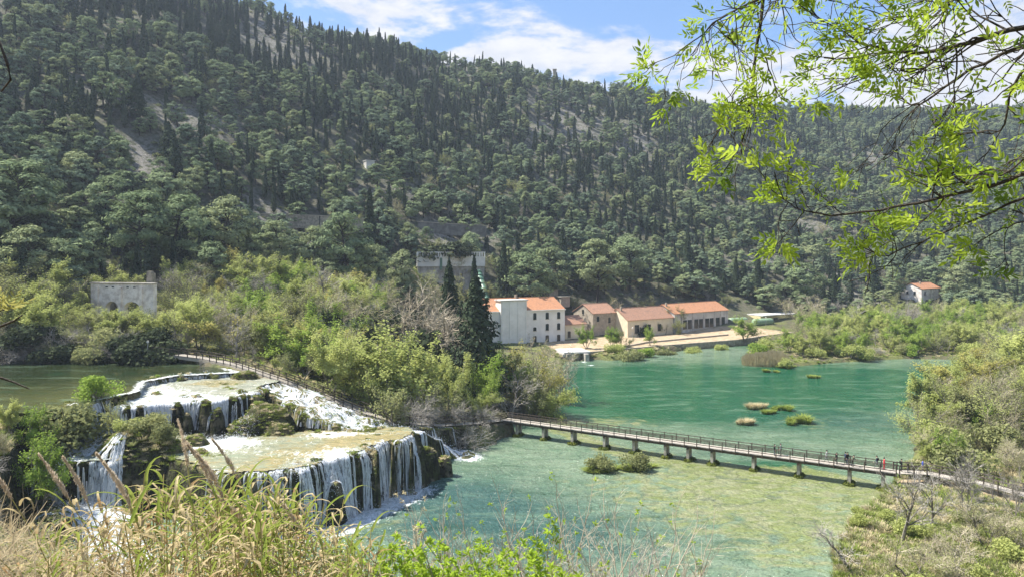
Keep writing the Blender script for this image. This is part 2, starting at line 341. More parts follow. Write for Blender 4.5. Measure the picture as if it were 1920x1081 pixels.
# ------------------------------------------------------------------ ground sheet
def spaced(stops):
    out = []
    for (a, b, s) in stops: out.append(np.arange(a, b - 1e-6, s))
    return np.concatenate(out + [[stops[-1][1]]])
GX = spaced([(-840, -260, 10), (-260, -130, 4), (-130, -66, 1.4), (-66, -8, .33), (-8, 60, 1.0), (60, 140, 1.4), (140, 300, 4), (300, 1000, 10)])
GY = spaced([(-60, 0, 5), (0, 80, 1.3), (80, 128, .33), (128, 200, 1.1), (200, 300, 1.3), (300, 420, 3), (420, 900, 5), (900, 1150, 12)])
gx, gy = np.meshgrid(GX, GY); gz = H(gx, gy)
V = np.stack([gx, gy, gz], -1).reshape(-1, 3); nx, ny = len(GX), len(GY)
i = (np.arange(ny - 1)[:, None] * nx + np.arange(nx - 1)[None]).ravel()
mb = MB().add(V, np.stack([i, i + 1, i + nx + 1, i + nx], -1))
# masks of what grows or lies where (albedo only)
fx, fy = V[:, 0], V[:, 1]; U = HX + F * fx / np.maximum(fy, 5)
ft = np.interp(np.clip(U, -500, 2600), HU, FOOT)
ishill = sstep(fy - ft, -15, 20)
sl_ = .75 * sstep(fbm(fx / 42 + fy / 300, fy / 26, 61, 4), .60, .74)
for (pu, pv, ru, rv, dd) in [(1060, 235, 90, 60, 470), (520, 60, 75, 70, 440), (835, 115, 50, 40, 520), (250, 300, 60, 40, 270), (1180, 270, 60, 40, 480), (850, 445, 70, 25, 300), (1290, 290, 50, 30, 520)]:
    q = np.exp(-(((U - pu) / ru) ** 2 + ((HY - (V[:, 2] - CZ) * F / np.maximum(fy, 5) - pv) / rv) ** 2)); sl_ = np.maximum(sl_, 1.25 * q)
scree = np.clip(sl_, 0, 1) * ishill
casc = ((fx > -64) & (fx < -7) & (fy > 80) & (fy < 131) & (sdf(LAKE, fx, fy) < 3)).astype(float)
near = sstep(fy, 75, 40)
dW, _ = pathdist(WALK, fx, fy); dR, _ = pathdist(np.vstack([PATHR, [[72, 60, 4]]]), fx, fy); dR2, _ = pathdist(np.array([[80, 92, 0], [68, 84, 0], [60, 70, 0]]), fx, fy)
prom = np.where((fx > 8) & (fx < 110) & (fy > 215) & (fy < 295), 1 - sstep(sdf(np.vstack([QUAY[:, :2], [[90, 292], [60, 280], [40, 266], [20, 253], [10, 248]]]), fx, fy), -.5, .8), 0)
path = np.maximum.reduce([1 - sstep(dR, 1.0, 1.8), 1 - sstep(dR2, 1.4, 3.0), prom])
me = mb.mesh('ground', [], smooth=True)
for nm, ar in (('scree', scree), ('casc', casc), ('path', path), ('hillm', ishill), ('dry', near)):
    me.attributes.new(nm, 'FLOAT', 'POINT').data.foreach_set('value', ar.astype(np.float32))
t = NT('ground'); p3 = t.pos()
big = t.noise(.11, 4, .6, p3); mid = t.noise(.6, 4, .6, p3); fin = t.noise(3.0, 4, .6, p3); vf = t.noise(9, 3, .6, p3)
soil = t.mix(t.step(mid, .4, .6), (.115, .098, .062), (.085, .095, .042))
grass = t.mix(t.step(fin, .35, .65), (.10, .125, .035), (.19, .19, .07))
low = t.mix(t.step(big, .42, .58), soil, grass)
under = t.mix(t.step(mid, .38, .62), (.062, .07, .036), (.115, .108, .08))
under = t.mix(t.step(big, .55, .7), under, (.13, .14, .055))
rock = t.mix(t.step(fin, .35, .62), (.10, .092, .078), (.27, .255, .23))
col = t.mix(t.attr('hillm'), low, under)
col = t.mix(t.math('MULTIPLY', t.attr('scree'), t.step(mid, .36, .58)), col, rock)
sep = t.n('ShaderNodeSeparateXYZ', {0: t.n('ShaderNodeNewGeometry').outputs['Normal']})
steep = t.step(sep.outputs[2], .8, .5)
moss = t.mix(t.step(fin, .35, .62), (.035, .052, .012), (.13, .15, .03))
tufa = t.mix(t.step(vf, .35, .65), (.10, .085, .045), (.30, .25, .13))
top = t.mix(t.step(t.noise(.9, 4, .6, p3), .40, .56), moss, tufa)
wetrock = t.mix(t.step(t.noise(1.0, 5, .65, t.pos((3, 3, .5))), .40, .62), (.022, .02, .014), (.055, .062, .022))
wetrock = t.mix(t.step(t.noise(.5, 3, .6, p3), .55, .66), wetrock, (.13, .115, .075))
col = t.mix(t.attr('casc'), col, t.mix(steep, top, wetrock))
col = t.mix(t.attr('dry'), col, t.mix(t.step(fin, .35, .65), (.17, .13, .07), (.11, .105, .04)))
col = t.mix(t.math('MULTIPLY', t.attr('path'), t.step(mid, .2, .34)), col, t.mix(t.step(mid, .36, .62), (.34, .25, .155), (.45, .355, .235)))
bp = t.bump(t.math('ADD', fin, t.math('MULTIPLY', mid, 2)), .9, .35)
me.materials.append(t.done(t.princ(Base_Color=col, Roughness=.92, Specular_IOR_Level=.2, Normal=bp)))
tag(obj('ground', me), 'rocky ground of the valley, its banks and the wooded hillside', kind='structure')

# ------------------------------------------------------------------ still and running water
def blob(x, y, px, py, rx, ry, z=0):
    """soft patch around an image landmark, sized in metres"""
    c = P(px, py, z); return np.exp(-(((x - c[0]) / rx) ** 2 + ((y - c[1]) / ry) ** 2))
def edge(a, b): return (fbm(a / 1.6, b / 1.6, 41, 3) - .5) * 1.6 + (fbm(a / 4.2, b / 4.2, 71, 2) - .5) * 4.2
def sheet(name, poly, z, step, grow, attrs, mat, label, zfun=None, ragged=False):
    q = np.asarray(poly)[:, :2]; x0, y0 = q.min(0) - grow; x1, y1 = q.max(0) + grow
    xs = np.arange(x0, x1 + step, step); ys = np.arange(y0, y1 + step, step); a, b = np.meshgrid(xs, ys)
    keep = sdf(q, a, b) + (edge(a, b) if ragged else 0) < grow; zz = np.full(a.shape, float(z)) if zfun is None else zfun(a, b)
    n = len(xs); ci = (np.arange(len(ys) - 1)[:, None] * n + np.arange(n - 1)[None])
    ok = keep[:-1, :-1] & keep[1:, :-1] & keep[:-1, 1:] & keep[1:, 1:]; ci = ci[ok]
    m_ = MB().add(np.stack([a, b, zz], -1).reshape(-1, 3), np.stack([ci, ci + 1, ci + n + 1, ci + n], -1)).mesh(name, mat, smooth=True)
    for nm, fn in attrs.items(): m_.attributes.new(nm, 'FLOAT', 'POINT').data.foreach_set('value', np.asarray(fn(a, b), np.float32).ravel())
    return tag(obj(name, m_), label, kind='structure')
def water_mat(name, shallow, deepc, algae, ochre, rough=.12, ripple=.5, tex=1.0):
    t = NT(name); p = t.pos()
    ps = t.n('ShaderNodeMapping', {'Vector': p, 'Rotation': (0, 0, R(-22)), 'Scale': (.6, 1.0, 1)}).outputs[0]
    a1 = t.noise(.22 * tex, 5, .62, ps, .6); a2 = t.noise(.6 * tex, 5, .66, ps, .8)
    col = t.mix(t.math('ADD', t.attr('deep'), t.math('MULTIPLY', t.math('SUBTRACT', a1, .5), 1.5), True), shallow, deepc)
    col = t.mix(t.math('MULTIPLY', t.attr('teal'), t.step(a1, .12, .5)), col, (.045, .10, .088))
    st_ = t.noise(.16 * tex, 5, .62, t.pos((.45, 1.7, 1)), .5); col = t.mix(t.math('MULTIPLY', t.step(st_, .52, .70), .42), col, (.20, .30, .20)); col = t.mix(t.math('MULTIPLY', t.step(st_, .46, .32), .40), col, (.008, .05, .022))  # pale sheen of wind ripples and darker bands, painted into the water colour
    a3 = t.noise(.19 * tex, 6, .66, t.pos((.8, 1.0, 1)), 1.6)
    al = t.step(t.math('ADD', t.math('MULTIPLY', t.attr('algae'), .62), t.math('ADD', t.math('MULTIPLY', a3, 1.1), t.math('MULTIPLY', a2, .3))), .94, 1.16)
    col = t.mix(t.math('MULTIPLY', al, .72), col, t.mix(t.step(a2, .4, .62), algae, ochre))
    dk = t.math('MULTIPLY', t.step(t.noise(.27 * tex, 5, .68, ps, 1.2), .54, .66), t.math('MULTIPLY', t.attr('algae'), .55)); col = t.mix(dk, col, (.055, .085, .075))
    fo = t.step(t.math('ADD', t.attr('foam'), t.math('MULTIPLY', t.math('SUBTRACT', t.noise(1.15, 8, .72, t.n('ShaderNodeMapping', {'Vector': p, 'Rotation': (0, 0, R(25)), 'Scale': (1.7, .7, 1)}).outputs[0], .8), .5), 1.9)), .34, .86)
    fn_ = t.noise(2.2, 6, .75, t.pos((1, 1, 1)), 1.5); col = t.mix(t.math('MULTIPLY', fo, t.math('ADD', .62, t.math('MULTIPLY', t.step(fn_, .35, .6), .38))), col, t.mix(t.step(fn_, .3, .62), (.56, .60, .58), (.82, .84, .85)))
    h = t.math('ADD', t.math('MULTIPLY', t.noise(.8, 3, .6, ps, .6), 1.6), t.math('MULTIPLY', t.noise(3.0, 3, .65, ps, .4), .6))
    col = t.mix(t.math('MULTIPLY', t.step(t.noise(1.9, 4, .7, ps, .7), .50, .66), .26), col, (.04, .09, .07)); col = t.mix(t.math('MULTIPLY', t.step(t.noise(2.6, 4, .7, t.n('ShaderNodeMapping', {'Vector': ps, 'Location': (31, 7, 0)}).outputs[0], .7), .58, .72), .16), col, (.55, .60, .50))  # fine dark ripples and pale glints painted into the base colour
    b = t.princ(Base_Color=col, Roughness=t.math('ADD', t.math('MULTIPLY', fo, .5), rough), IOR=1.33, Specular_IOR_Level=.36, Normal=t.bump(h, ripple, .5))
    return t.done(b)
def lake_deep(x, y):
    v = 1.35 * blob(x, y, 1190, 722, 30, 28) + 1.0 * blob(x, y, 1450, 715, 46, 24) + .8 * blob(x, y, 1660, 715, 55, 30) + .85 * blob(x, y, 1300, 770, 30, 11) + .25 * blob(x, y, 850, 925, 11, 13) \
        + .8 * blob(x, y, 1450, 870, 12, 3.2) + .6 * blob(x, y, 1330, 645, 50, 10) + .35 * blob(x, y, 1560, 800, 22, 14)
    return np.clip(v, 0, .92) + .12
def lake_teal(x, y): return np.clip(1.0 * blob(x, y, 850, 935, 11, 12) + .8 * blob(x, y, 985, 985, 17, 10) + .5 * blob(x, y, 1080, 1030, 14, 8) + .5 * blob(x, y, 1600, 790, 18, 10) + .3 * blob(x, y, 1330, 850, 18, 5), 0, 1)
def lake_algae(x, y):
    dd, _ = pathdist(np.array([P(1020, 790, 0), P(1140, 840, 0), P(1260, 862, 0), P(1400, 890, 0), P(1500, 885, 0), P(1660, 925, 0)]), x, y)
    v = 1.0 * 1.15 * np.exp(-(dd / 3.0) ** 2) + .75 * blob(x, y, 1500, 955, 22, 15) + .5 * blob(x, y, 1250, 900, 26, 14) + .6 * blob(x, y, 1150, 790, 16, 8) + .35 * blob(x, y, 1400, 1040, 18, 9) + .7 * blob(x, y, 735, 985, 4, 2.5) + .5 * blob(x, y, 1560, 795, 18, 9) + .3 * blob(x, y, 1620, 745, 30, 10)
    return np.clip(v, 0, 1.1) - .10
FALLFOOT = [(880, 857, 3.2), (862, 852, 2.4), (180, 975, 3.6), (240, 1030, 3.2), (255, 1075, 3.2), (100, 965, 3), (1095, 678, 1.6), (1108, 684, 1.6), (1412, 642, 3.4), (1430, 640, 3)]
FOOTL = PP([(520, 878), (560, 870), (620, 862), (690, 840), (740, 827), (786, 817)], PZ)[:, [0, 1, 1]] + np.array([.7, -1.6, 0])
def lake_foam(x, y):
    v = sum(blob(x, y, a, b, r, r) for a, b, r in FALLFOOT) + 1.0 * np.exp(-(pathdist(FOOTL, x, y)[0] / 4.6) ** 2) * (.6 + 1.1 * np.exp(-((x + 20.0) / 7) ** 2))
    return np.clip(v, 0, 1) * .95 - .16
sheet('lake', LAKE, 0, .8, 2.6, {'deep': lake_deep, 'algae': lake_algae, 'foam': lake_foam, 'teal': lake_teal},
      water_mat('lake_water', (.195, .255, .17), (.009, .088, .036), (.21, .23, .06), (.30, .29, .15), .10, 1.0), 'emerald green lake with pale algae shallows under the footbridge')
def riv_foam(x, y): return np.exp(-(np.minimum(pathdist(np.vstack([RIVER[3:8], RIVER[7:9]])[:, [0, 1, 1]], x, y)[0], 9) / 1.3) ** 2) * .9 - .15
RS = np.clip(RIVER, [-135, 0], [0, 200])
sheet('river', RS, 12.2, .7, 1.0, {'deep': lambda x, y: sstep(y, 102, 128) * .9 + .12 + .3 * sstep(x, -62, -80), 'algae': lambda x, y: .45 * np.exp(-((x + 57) / 12) ** 2) * np.ones_like(y), 'foam': riv_foam},
      water_mat('river_water', (.075, .08, .03), (.020, .028, .010), (.13, .125, .03), (.13, .11, .04), .07, .16), 'dark green river gliding towards the falls')
def shelf_z(x, y): return 11.25 + .018 * (y - 112)
sheet('shallows', POOL, PZ + .04, .35, .15, {'deep': lambda x, y: .02 + 0 * x, 'algae': lambda x, y: .55 + .5 * blob(x, y, 690, 820, 4.5, 3, PZ) + .25 * blob(x, y, 560, 850, 6, 4, PZ) - .9 * blob(x, y, 430, 840, 6, 4.2, PZ),
      'foam': lambda x, y: np.clip(.85 * blob(x, y, 425, 830, 6, 4, PZ) + .40 * blob(x, y, 540, 850, 9, 2.2, PZ) + .5 * blob(x, y, 700, 812, 5, 1.5, PZ) + .7 * blob(x, y, 380, 835, 3, 5, PZ) + .75 * blob(x, y, 610, 815, 4, 2.5, PZ) + .6 * blob(x, y, 640, 845, 3, 3, PZ) + .5 * blob(x, y, 600, 862, 6, 1.6, PZ), 0, 1) * .9 + .03},
      water_mat('shallow_water', (.30, .30, .20), (.10, .12, .07), (.27, .22, .075), (.40, .30, .13), .14, .6, 2.0), 'foaming shallow pool with ochre bed above the lower waterfall', ragged=True)
sheet('shallows', SHELF, 11.2, .35, -.3, {'deep': lambda x, y: .05 + 0 * x, 'algae': lambda x, y: .9 * blob(x, y, 410, 722, 5, 3, 11) + .1, 'foam': lambda x, y: .28 - .7 * blob(x, y, 420, 725, 4.5, 3.2, 11) + .35 * blob(x, y, 300, 738, 6, 5, 11) + .35 * blob(x, y, 400, 748, 9, 1.5, 11)},
      water_mat('shelf_water', (.36, .36, .28), (.10, .12, .07), (.22, .19, .06), (.36, .28, .11), .2, .8, 2.0), 'white rippled shelf of water between the two upper falls', zfun=shelf_z, ragged=True)
sheet('shallows', LEFTSH, 7.05, .4, .3, {'deep': lambda x, y: .25 + 0 * x, 'algae': lambda x, y: .2 + 0 * x, 'foam': lambda x, y: .38 + .3 * np.sin(x * 1.3 + y)},
      water_mat('side_water', (.30, .33, .28), (.10, .12, .09), (.18, .17, .06), (.3, .25, .12), .2, .8, 2.0), 'small foaming pool above the left hand falls')

# ------------------------------------------------------------------ waterfalls: strands of falling water following the rock
CX0, CY0, CS = -70.0, 70.0, .2
cgx, cgy = np.meshgrid(np.arange(CX0, -4, CS), np.arange(CY0, 133, CS)); CG = H(cgx, cgy)
CG = np.maximum(CG, 0.0)
GYg, GXg = np.gradient(CG, CS)
def samp(A, x, y):
    fx = np.clip((x - CX0) / CS, 0, A.shape[1] - 1.01); fy = np.clip((y - CY0) / CS, 0, A.shape[0] - 1.01); i = fx.astype(int); j = fy.astype(int); fx -= i; fy -= j
    return (A[j, i] * (1 - fx) + A[j, i + 1] * fx) * (1 - fy) + (A[j + 1, i] * (1 - fx) + A[j + 1, i + 1] * fx) * fy
def flow(seeds, d0, zmin, steps=40, st=.28, inertia=.55, wd=(.07, .26), lift=.07, throw=.22, jit=.07):
    """ribbons of white water from seed points downhill"""
    m_ = MB(); n = len(seeds); x, y = seeds[:, 0].copy(), seeds[:, 1].copy(); d = np.array(d0, float) * np.ones((n, 2)); d /= np.linalg.norm(d, axis=1)[:, None]
    alive = np.ones(n, bool); trk = [np.stack([x, y, samp(CG, x, y)], 1)]; al = [alive.copy()]
    for k in range(steps):
        g = -np.stack([samp(GXg, x, y), samp(GYg, x, y)], 1); gn = np.linalg.norm(g, axis=1)[:, None]
        d = d * inertia + (1 - inertia) * g / (gn + .12) + rng.normal(0, jit, (n, 2)); d /= np.linalg.norm(d, axis=1)[:, None] + 1e-9
        s_ = st / (1 + 1.2 * np.minimum(gn[:, 0], 4)); x = x + d[:, 0] * s_; y = y + d[:, 1] * s_; z = samp(CG, x, y)
        alive = alive & (z > zmin) & (z < trk[-1][:, 2] + .12); trk.append(np.stack([x, y, z], 1)); al.append(alive.copy())
    T = np.stack(trk, 1); A = np.stack(al, 1)
    for k in range(n):
        L = int(A[k].sum())
        if L < 3: continue
        L = min(L + 1, T.shape[1]); p = T[k, :L].copy(); p[-1, 2] = max(p[-1, 2], zmin - .05); tg = np.gradient(p, axis=0); h2 = tg[:, :2] / (np.linalg.norm(tg[:, :2], axis=1)[:, None] + 1e-6)
        stp = np.clip(-tg[:, 2] / (np.linalg.norm(tg, axis=1) + 1e-6), 0, 1); p[:, :2] += h2 * (stp * throw * rng.uniform(.5, 1.5))[:, None]; p[:, 2] += lift * rng.uniform(.6, 1.6)
        sd = np.stack([-h2[:, 1], h2[:, 0]], 1); wv = rng.uniform(*wd) * (.6 + .6 * np.sin(np.linspace(0, pi, L)) + .25 * rng.random(L))
        l = p.copy(); r = p.copy(); l[:, :2] -= sd * wv[:, None] / 2; r[:, :2] += sd * wv[:, None] / 2; mid_ = p.copy(); mid_[:, 2] += .04; mid_[:, :2] += h2 * .05
        i = np.arange(L - 1) * 3
        m_.add(np.stack([l, mid_, r], 1).reshape(-1, 3), np.concatenate([np.stack([i, i + 1, i + 4, i + 3], -1), np.stack([i + 1, i + 2, i + 5, i + 4], -1)]), 0, rng.random())
    return m_
def lip(poly, off=-.25, per=9, clump=None, sd=1, spr=.35):
    """seed points along a polyline, gathered in streams"""
    p = np.asarray(poly)[:, :2]; out, nr = [], []
    for a, b in zip(p[:-1], p[1:]):
        L = np.linalg.norm(b - a); n = int(L * per); s_ = rng.random(n); q = a + (b - a) * s_[:, None]; nn = np.array([(b - a)[1], -(b - a)[0]]) / L * sd
        out.append(q + nn * rng.normal(off, spr, (n, 1))); nr.append(np.repeat(nn[None], n, 0))
    q, nr = np.vstack(out), np.vstack(nr)
    if clump: k = vnoise(q[:, 0] * clump[0] + 3, q[:, 1] * clump[0], clump[1]) + rng.random(len(q)) * .3 > clump[2]; q, nr = q[k], nr[k]
    return q, nr
t = NT('white_water'); cw = t.mix(t.attr('v'), (.66, .71, .75), (.90, .91, .92))
fm = t.n('ShaderNodeMixShader', {0: .35, 1: t.n('ShaderNodeBsdfDiffuse', {'Color': cw}).outputs[0], 2: t.n('ShaderNodeBsdfTranslucent', {'Color': cw}).outputs[0]})
tr = t.n('ShaderNodeBsdfTransparent'); gap = t.step(t.noise(2.2, 5, .7, t.pos((2.2, 2.2, .22))), .64, .46)
WW = t.done(t.n('ShaderNodeMixShader', {0: t.math('MULTIPLY', gap, .92), 1: tr.outputs[0], 2: fm.outputs[0]}))
def fall(label, m_): return tag(obj('waterfall', m_.mesh('waterfall', WW, smooth=True)), label, kind='structure')
l1 = PP([(520, 878), (560, 870), (620, 862), (690, 840), (740, 827), (786, 817)], PZ)
q, nr = lip(l1, -1.0, 30, (.35, 5, .50), spr=.7); k_ = vnoise(q[:, 0] * 1.6, q[:, 1] * 1.6, 15) > .33; q, nr = q[k_], nr[k_]
q2, nr2 = lip(l1[1:4], -1.0, 26, (.32, 8, .46), spr=.7); k_ = vnoise(q2[:, 0] * 1.4, q2[:, 1] * 1.4, 25) > .38; q2, nr2 = q2[k_], nr2[k_]
def merge(*ms):
    o = MB()
    for s in ms:
        for (f, mi) in s.Fc: o.Fc.append((f + o.n, mi))
        o.V += s.V; o.A += s.A; o.n += s.n
    return o
a_ = flow(q, nr, .02, steps=60, wd=(.05, .22)); b_ = flow(q2, nr2, .02, steps=60, wd=(.06, .26))
fall('broad curtain of white strands falling from the ochre pool into the lake', merge(a_, b_))
l2 = PP([(318, 757), (360, 752), (400, 752), (440, 744), (470, 738)], 11.2); q, nr = lip(l2, -2.0, 46, (.5, 3, .30), spr=1.2)
l2b = PP([(225, 766), (270, 760), (325, 756)], 11.2); q3, nr3 = lip(l2b, -1.6, 34, (.5, 6, .32), spr=1.0)
fall('upper falls splitting over dark mossy rock below the white shelf', merge(flow(q, nr, PZ + .06, steps=60, wd=(.06, .26)), flow(q3, nr3, PZ, steps=60, wd=(.08, .3))))
l3 = PP([(250, 728), (268, 714), (330, 703), (380, 700), (446, 697)], 12.1); q, nr = lip(l3, .1, 13, (.4, 4, .45))
fall('low white step where the river spills onto the shelf', flow(q, nr, 11.0, steps=30, wd=(.08, .28), throw=.12))
seeds = []
for pth, wd_, n_ in ((RAPID, 3.4, 760),):
    k = rng.random(n_) ** 1.2 * (len(pth) - 1.01); i_ = k.astype(int); f_ = (k - i_)[:, None]; c = pth[i_] * (1 - f_) + pth[i_ + 1] * f_; seeds.append(c[:, :2] + rng.normal(0, wd_ * .5, (n_, 2)))
fall('white rapids tumbling over rocks beside the timber walkway', flow(np.vstack(seeds), (.5, -.6), PZ + .03, steps=46, inertia=.45, wd=(.10, .36), throw=.1))
k = rng.random(190) * 2.99; i_ = k.astype(int); f_ = (k - i_)[:, None]; c = RAPID2[i_] * (1 - f_) + RAPID2[np.minimum(i_ + 1, 3)] * f_
fall('narrow white chute running down into the lake beside grey bushes', flow(c[:, :2] + rng.normal(0, .8, (190, 2)), (.7, -.4), .03, steps=46, inertia=.45, wd=(.1, .34), throw=.1))
k = rng.random(240) * 2.99; i_ = k.astype(int); f_ = (k - i_)[:, None]; c = CHAN[i_] * (1 - f_) + CHAN[np.minimum(i_ + 1, 3)] * f_
fall('small side chute dropping from the river left of the grassy mound', flow(c[:, :2] + rng.normal(0, 1.0, (240, 2)), (0, -1), 7.0, steps=40, inertia=.45, wd=(.1, .34), throw=.1))
l4 = PP([(40, 868), (90, 866), (140, 868), (212, 864), (232, 850)], 6.8); q, nr = lip(l4, 0, 15, (.5, 12, .48))
k = rng.random(260) * 2.99; i_ = k.astype(int); f_ = (k - i_)[:, None]; c = LOWST[i_] * (1 - f_) + LOWST[np.minimum(i_ + 1, 3)] * f_
fall('left hand falls dropping past dark rock into a white stream behind reeds', merge(flow(q, nr, .4, steps=50, wd=(.1, .34)), flow(c[:, :2] + rng.normal(0, 1.3, (260, 2)), (.3, -1), .03, steps=40, inertia=.45, wd=(.1, .4), throw=.05)))

def drift(poly, z, n, d0, lab):
    q = np.asarray(poly); p = rng.uniform(q[:, :2].min(0), q[:, :2].max(0), (n * 3, 2)); p = p[(sdf(q, p[:, 0], p[:, 1]) < -.8) & (vnoise(p[:, 0] / 2.2, p[:, 1] / 2.2, 44) > .42)][:n]; return fall(lab, flow(p, np.array(d0) + rng.normal(0, .12, (len(p), 2)), z - .5, steps=34, st=.26, inertia=.86, wd=(.06, .26), lift=.17, throw=.25, jit=.022))
# spray and splashes at the feet of the falls
def spray(line, n, up, wd_):
    p = np.asarray(line, float); s_ = rng.random(n) * (len(p) - 1.001); i = s_.astype(int); c = p[i] + (p[i + 1] - p[i]) * (s_ - i)[:, None]; c = c + rng.normal(0, wd_, (n, 3)) * [1, 1, 0]; c[:, 2] = np.maximum(samp(CG, c[:, 0], c[:, 1]), c[:, 2]) + np.abs(rng.normal(0, up, n)); m_ = MB(); m_.cards(c, rng.uniform(.02, .085, n), rng.normal(size=(n, 3)), .7); return m_
tag(obj('spray', merge(spray(np.c_[FOOTL[:, :2], np.zeros(6)], 5200, .45, .8), spray(PP([(330, 820), (400, 826), (440, 822), (470, 815)], PZ), 2600, .3, .8), spray(RAPID, 2400, .25, 1.5), spray(RAPID2, 1500, .25, .9), spray(LOWST, 2200, .3, 1.3), spray(PP([(60, 950), (130, 960), (210, 962)], 1.5), 2000, .4, .8), spray(PP([(255, 735), (330, 712), (400, 708)], 11.2), 1200, .15, .6)).mesh('spray', WW)), 'white spray where the falling water strikes rock and pools', kind='stuff')
# ------------------------------------------------------------------ foliage materials
M = {}
M['pine'] = m_leaf('pine_needles', (.11, .16, .078), (.31, .365, .195), .22)
M['pinelight'] = m_leaf('light_pine_needles', (.145, .185, .09), (.35, .385, .20), .24)
M['cypress'] = m_leaf('cypress_leaves', (.030, .046, .028), (.070, .092, .054), .12)
M['spring'] = m_leaf('spring_leaves', (.29, .34, .10), (.53, .56, .21), .47)
M['bright'] = m_leaf('bright_leaves', (.19, .30, .05), (.38, .47, .11), .48)
M['yellow'] = m_leaf('yellow_green_leaves', (.32, .31, .09), (.52, .48, .17), .45)
M['olive'] = m_leaf('olive_leaves', (.19, .21, .09), (.37, .38, .17), .38)
M['dark'] = m_leaf('evergreen_leaves', (.04, .055, .028), (.10, .12, .065), .18)
M['straw'] = m_leaf('dry_blades', (.44, .38, .22), (.66, .58, .38), .35)
M['sedge'] = m_leaf('sedge_blades', (.19, .26, .05), (.34, .39, .11), .4)
M['bark'] = m_plain('grey_bark', (.27, .245, .21), (.14, .125, .105), .9, 2.0, .6, obj=True)
M['darkbark'] = m_plain('dark_bark', (.055, .045, .035), (.03, .026, .022), .9, 2.0, .6, obj=True)
M['twig'] = m_leaf('grey_twigs', (.26, .24, .21), (.42, .39, .345), .0)
M['tantwig'] = m_leaf('tan_twigs', (.34, .29, .215), (.52, .46, .35), .0)
M['moss'] = m_leaf('moss', (.07, .10, .02), (.22, .24, .06), .25)

def unit(v): v = np.asarray(v, float); return v / (np.linalg.norm(v) + 1e-9)
def grow(mb, p, d, L, r, lev, o, tips, mi=0):
    n = o['seg'][lev]; pts = [np.array(p, float)]; d = unit(d)
    for k in range(n):
        d = unit(d + rng.normal(0, o['wig'], 3) + np.array([0, 0, o['up'][lev]])); pts.append(pts[-1] + d * L / n)
    last = lev == o['lev']; rr = np.linspace(r, r * (.35 if last else .55), n + 1)
    mb.tube(pts, rr, o['k'][lev], mi, rng.random(), cap=False)
    if lev >= o['lev'] - o.get('tl', 0): tips.append((np.array(pts), lev))
    if last: return
    pts = np.array(pts); m = o['n'][lev]
    for j in range(m):
        t = (o['t0'][lev] + (1 - o['t0'][lev]) * (j + rng.random() * .8) / m) * n; i = min(int(t), n - 1); q = pts[i] + (pts[i + 1] - pts[i]) * (t - i); ax = unit(pts[i + 1] - pts[i])
        pr = unit(np.cross(ax, rng.normal(size=3))); an = R(o['ang'][lev] * rng.uniform(.7, 1.3)); dd = ax * cos(an) + pr * sin(an)
        grow(mb, q, dd, L * o['rat'][lev] * rng.uniform(.75, 1.2) * (1.1 - .45 * t / n), max(rr[i] * .6, o['rmin']), lev + 1, o, tips, mi)
    # leader
    grow(mb, pts[-1], d, L * o['rat'][lev] * .9, rr[-1] * .9, lev + 1, o, tips, mi)
def leaves_on(mb, tips, per, size, spread, ctr, mi=0, asp=.6, outw=.5):
    C = []
    for pts, lv in tips:
        k = rng.random(per) * (len(pts) - 1); i = np.minimum(k.astype(int), len(pts) - 2); C.append(pts[i] + (pts[i + 1] - pts[i]) * (k - i)[:, None])
    C = np.vstack(C); C = C + rng.normal(0, spread, C.shape)
    N = rng.normal(0, .7, size=C.shape) + outw * 2 * (C - ctr) / (np.linalg.norm(C - ctr, axis=1)[:, None] + .1) + np.array([0, 0, .9])
    mb.cards(C, size * rng.uniform(.6, 1.35, len(C)), N, asp, mi)
PROTO = {}
def protos(kind, n, fn): PROTO[kind] = [fn(k) for k in range(n)]
def p_broad(leafmat, per=13, size=.15, stems=(2, 4), H_=10., spread=.26, wide=1.0, levs=3, barkm='bark', drop=0.0):
    def fn(k):
        tr, cr = MB(), MB(); tips = []; ns = rng.integers(*stems)
        o = dict(lev=levs, seg=[5, 4, 3, 3], wig=.16, up=[.06, .04, .02, .0], k=[6, 4, 3, 3], n=[6, 5, 4, 4], t0=[.28, .2, .15, .1], ang=[42, 45, 48, 50], rat=[.52, .55, .55, .5], rmin=.012, tl=0)
        for s in range(ns):
            a = s * 2 * pi / ns + rng.random(); lean = (.12 if ns == 1 else .38) * wide
            grow(tr, (.15 * cos(a), .15 * sin(a), -.4), (lean * cos(a), lean * sin(a), 1), H_ * .66, .022 * H_ / (ns ** .35), 0, o, tips)
        if drop: tips = [t for t in tips if rng.random() > drop]
        leaves_on(cr, tips, per, size, spread, np.array([0, 0, H_ * .45]))
        V = np.concatenate(tr.V); h = V[:, 2].max()
        for q in (tr, cr): q.V = [v * (H_ / h) for v in q.V]
        return tr.mesh('trunk', M[barkm]), (cr.mesh('crown', M[leafmat]) if leafmat else None), H_
    return fn
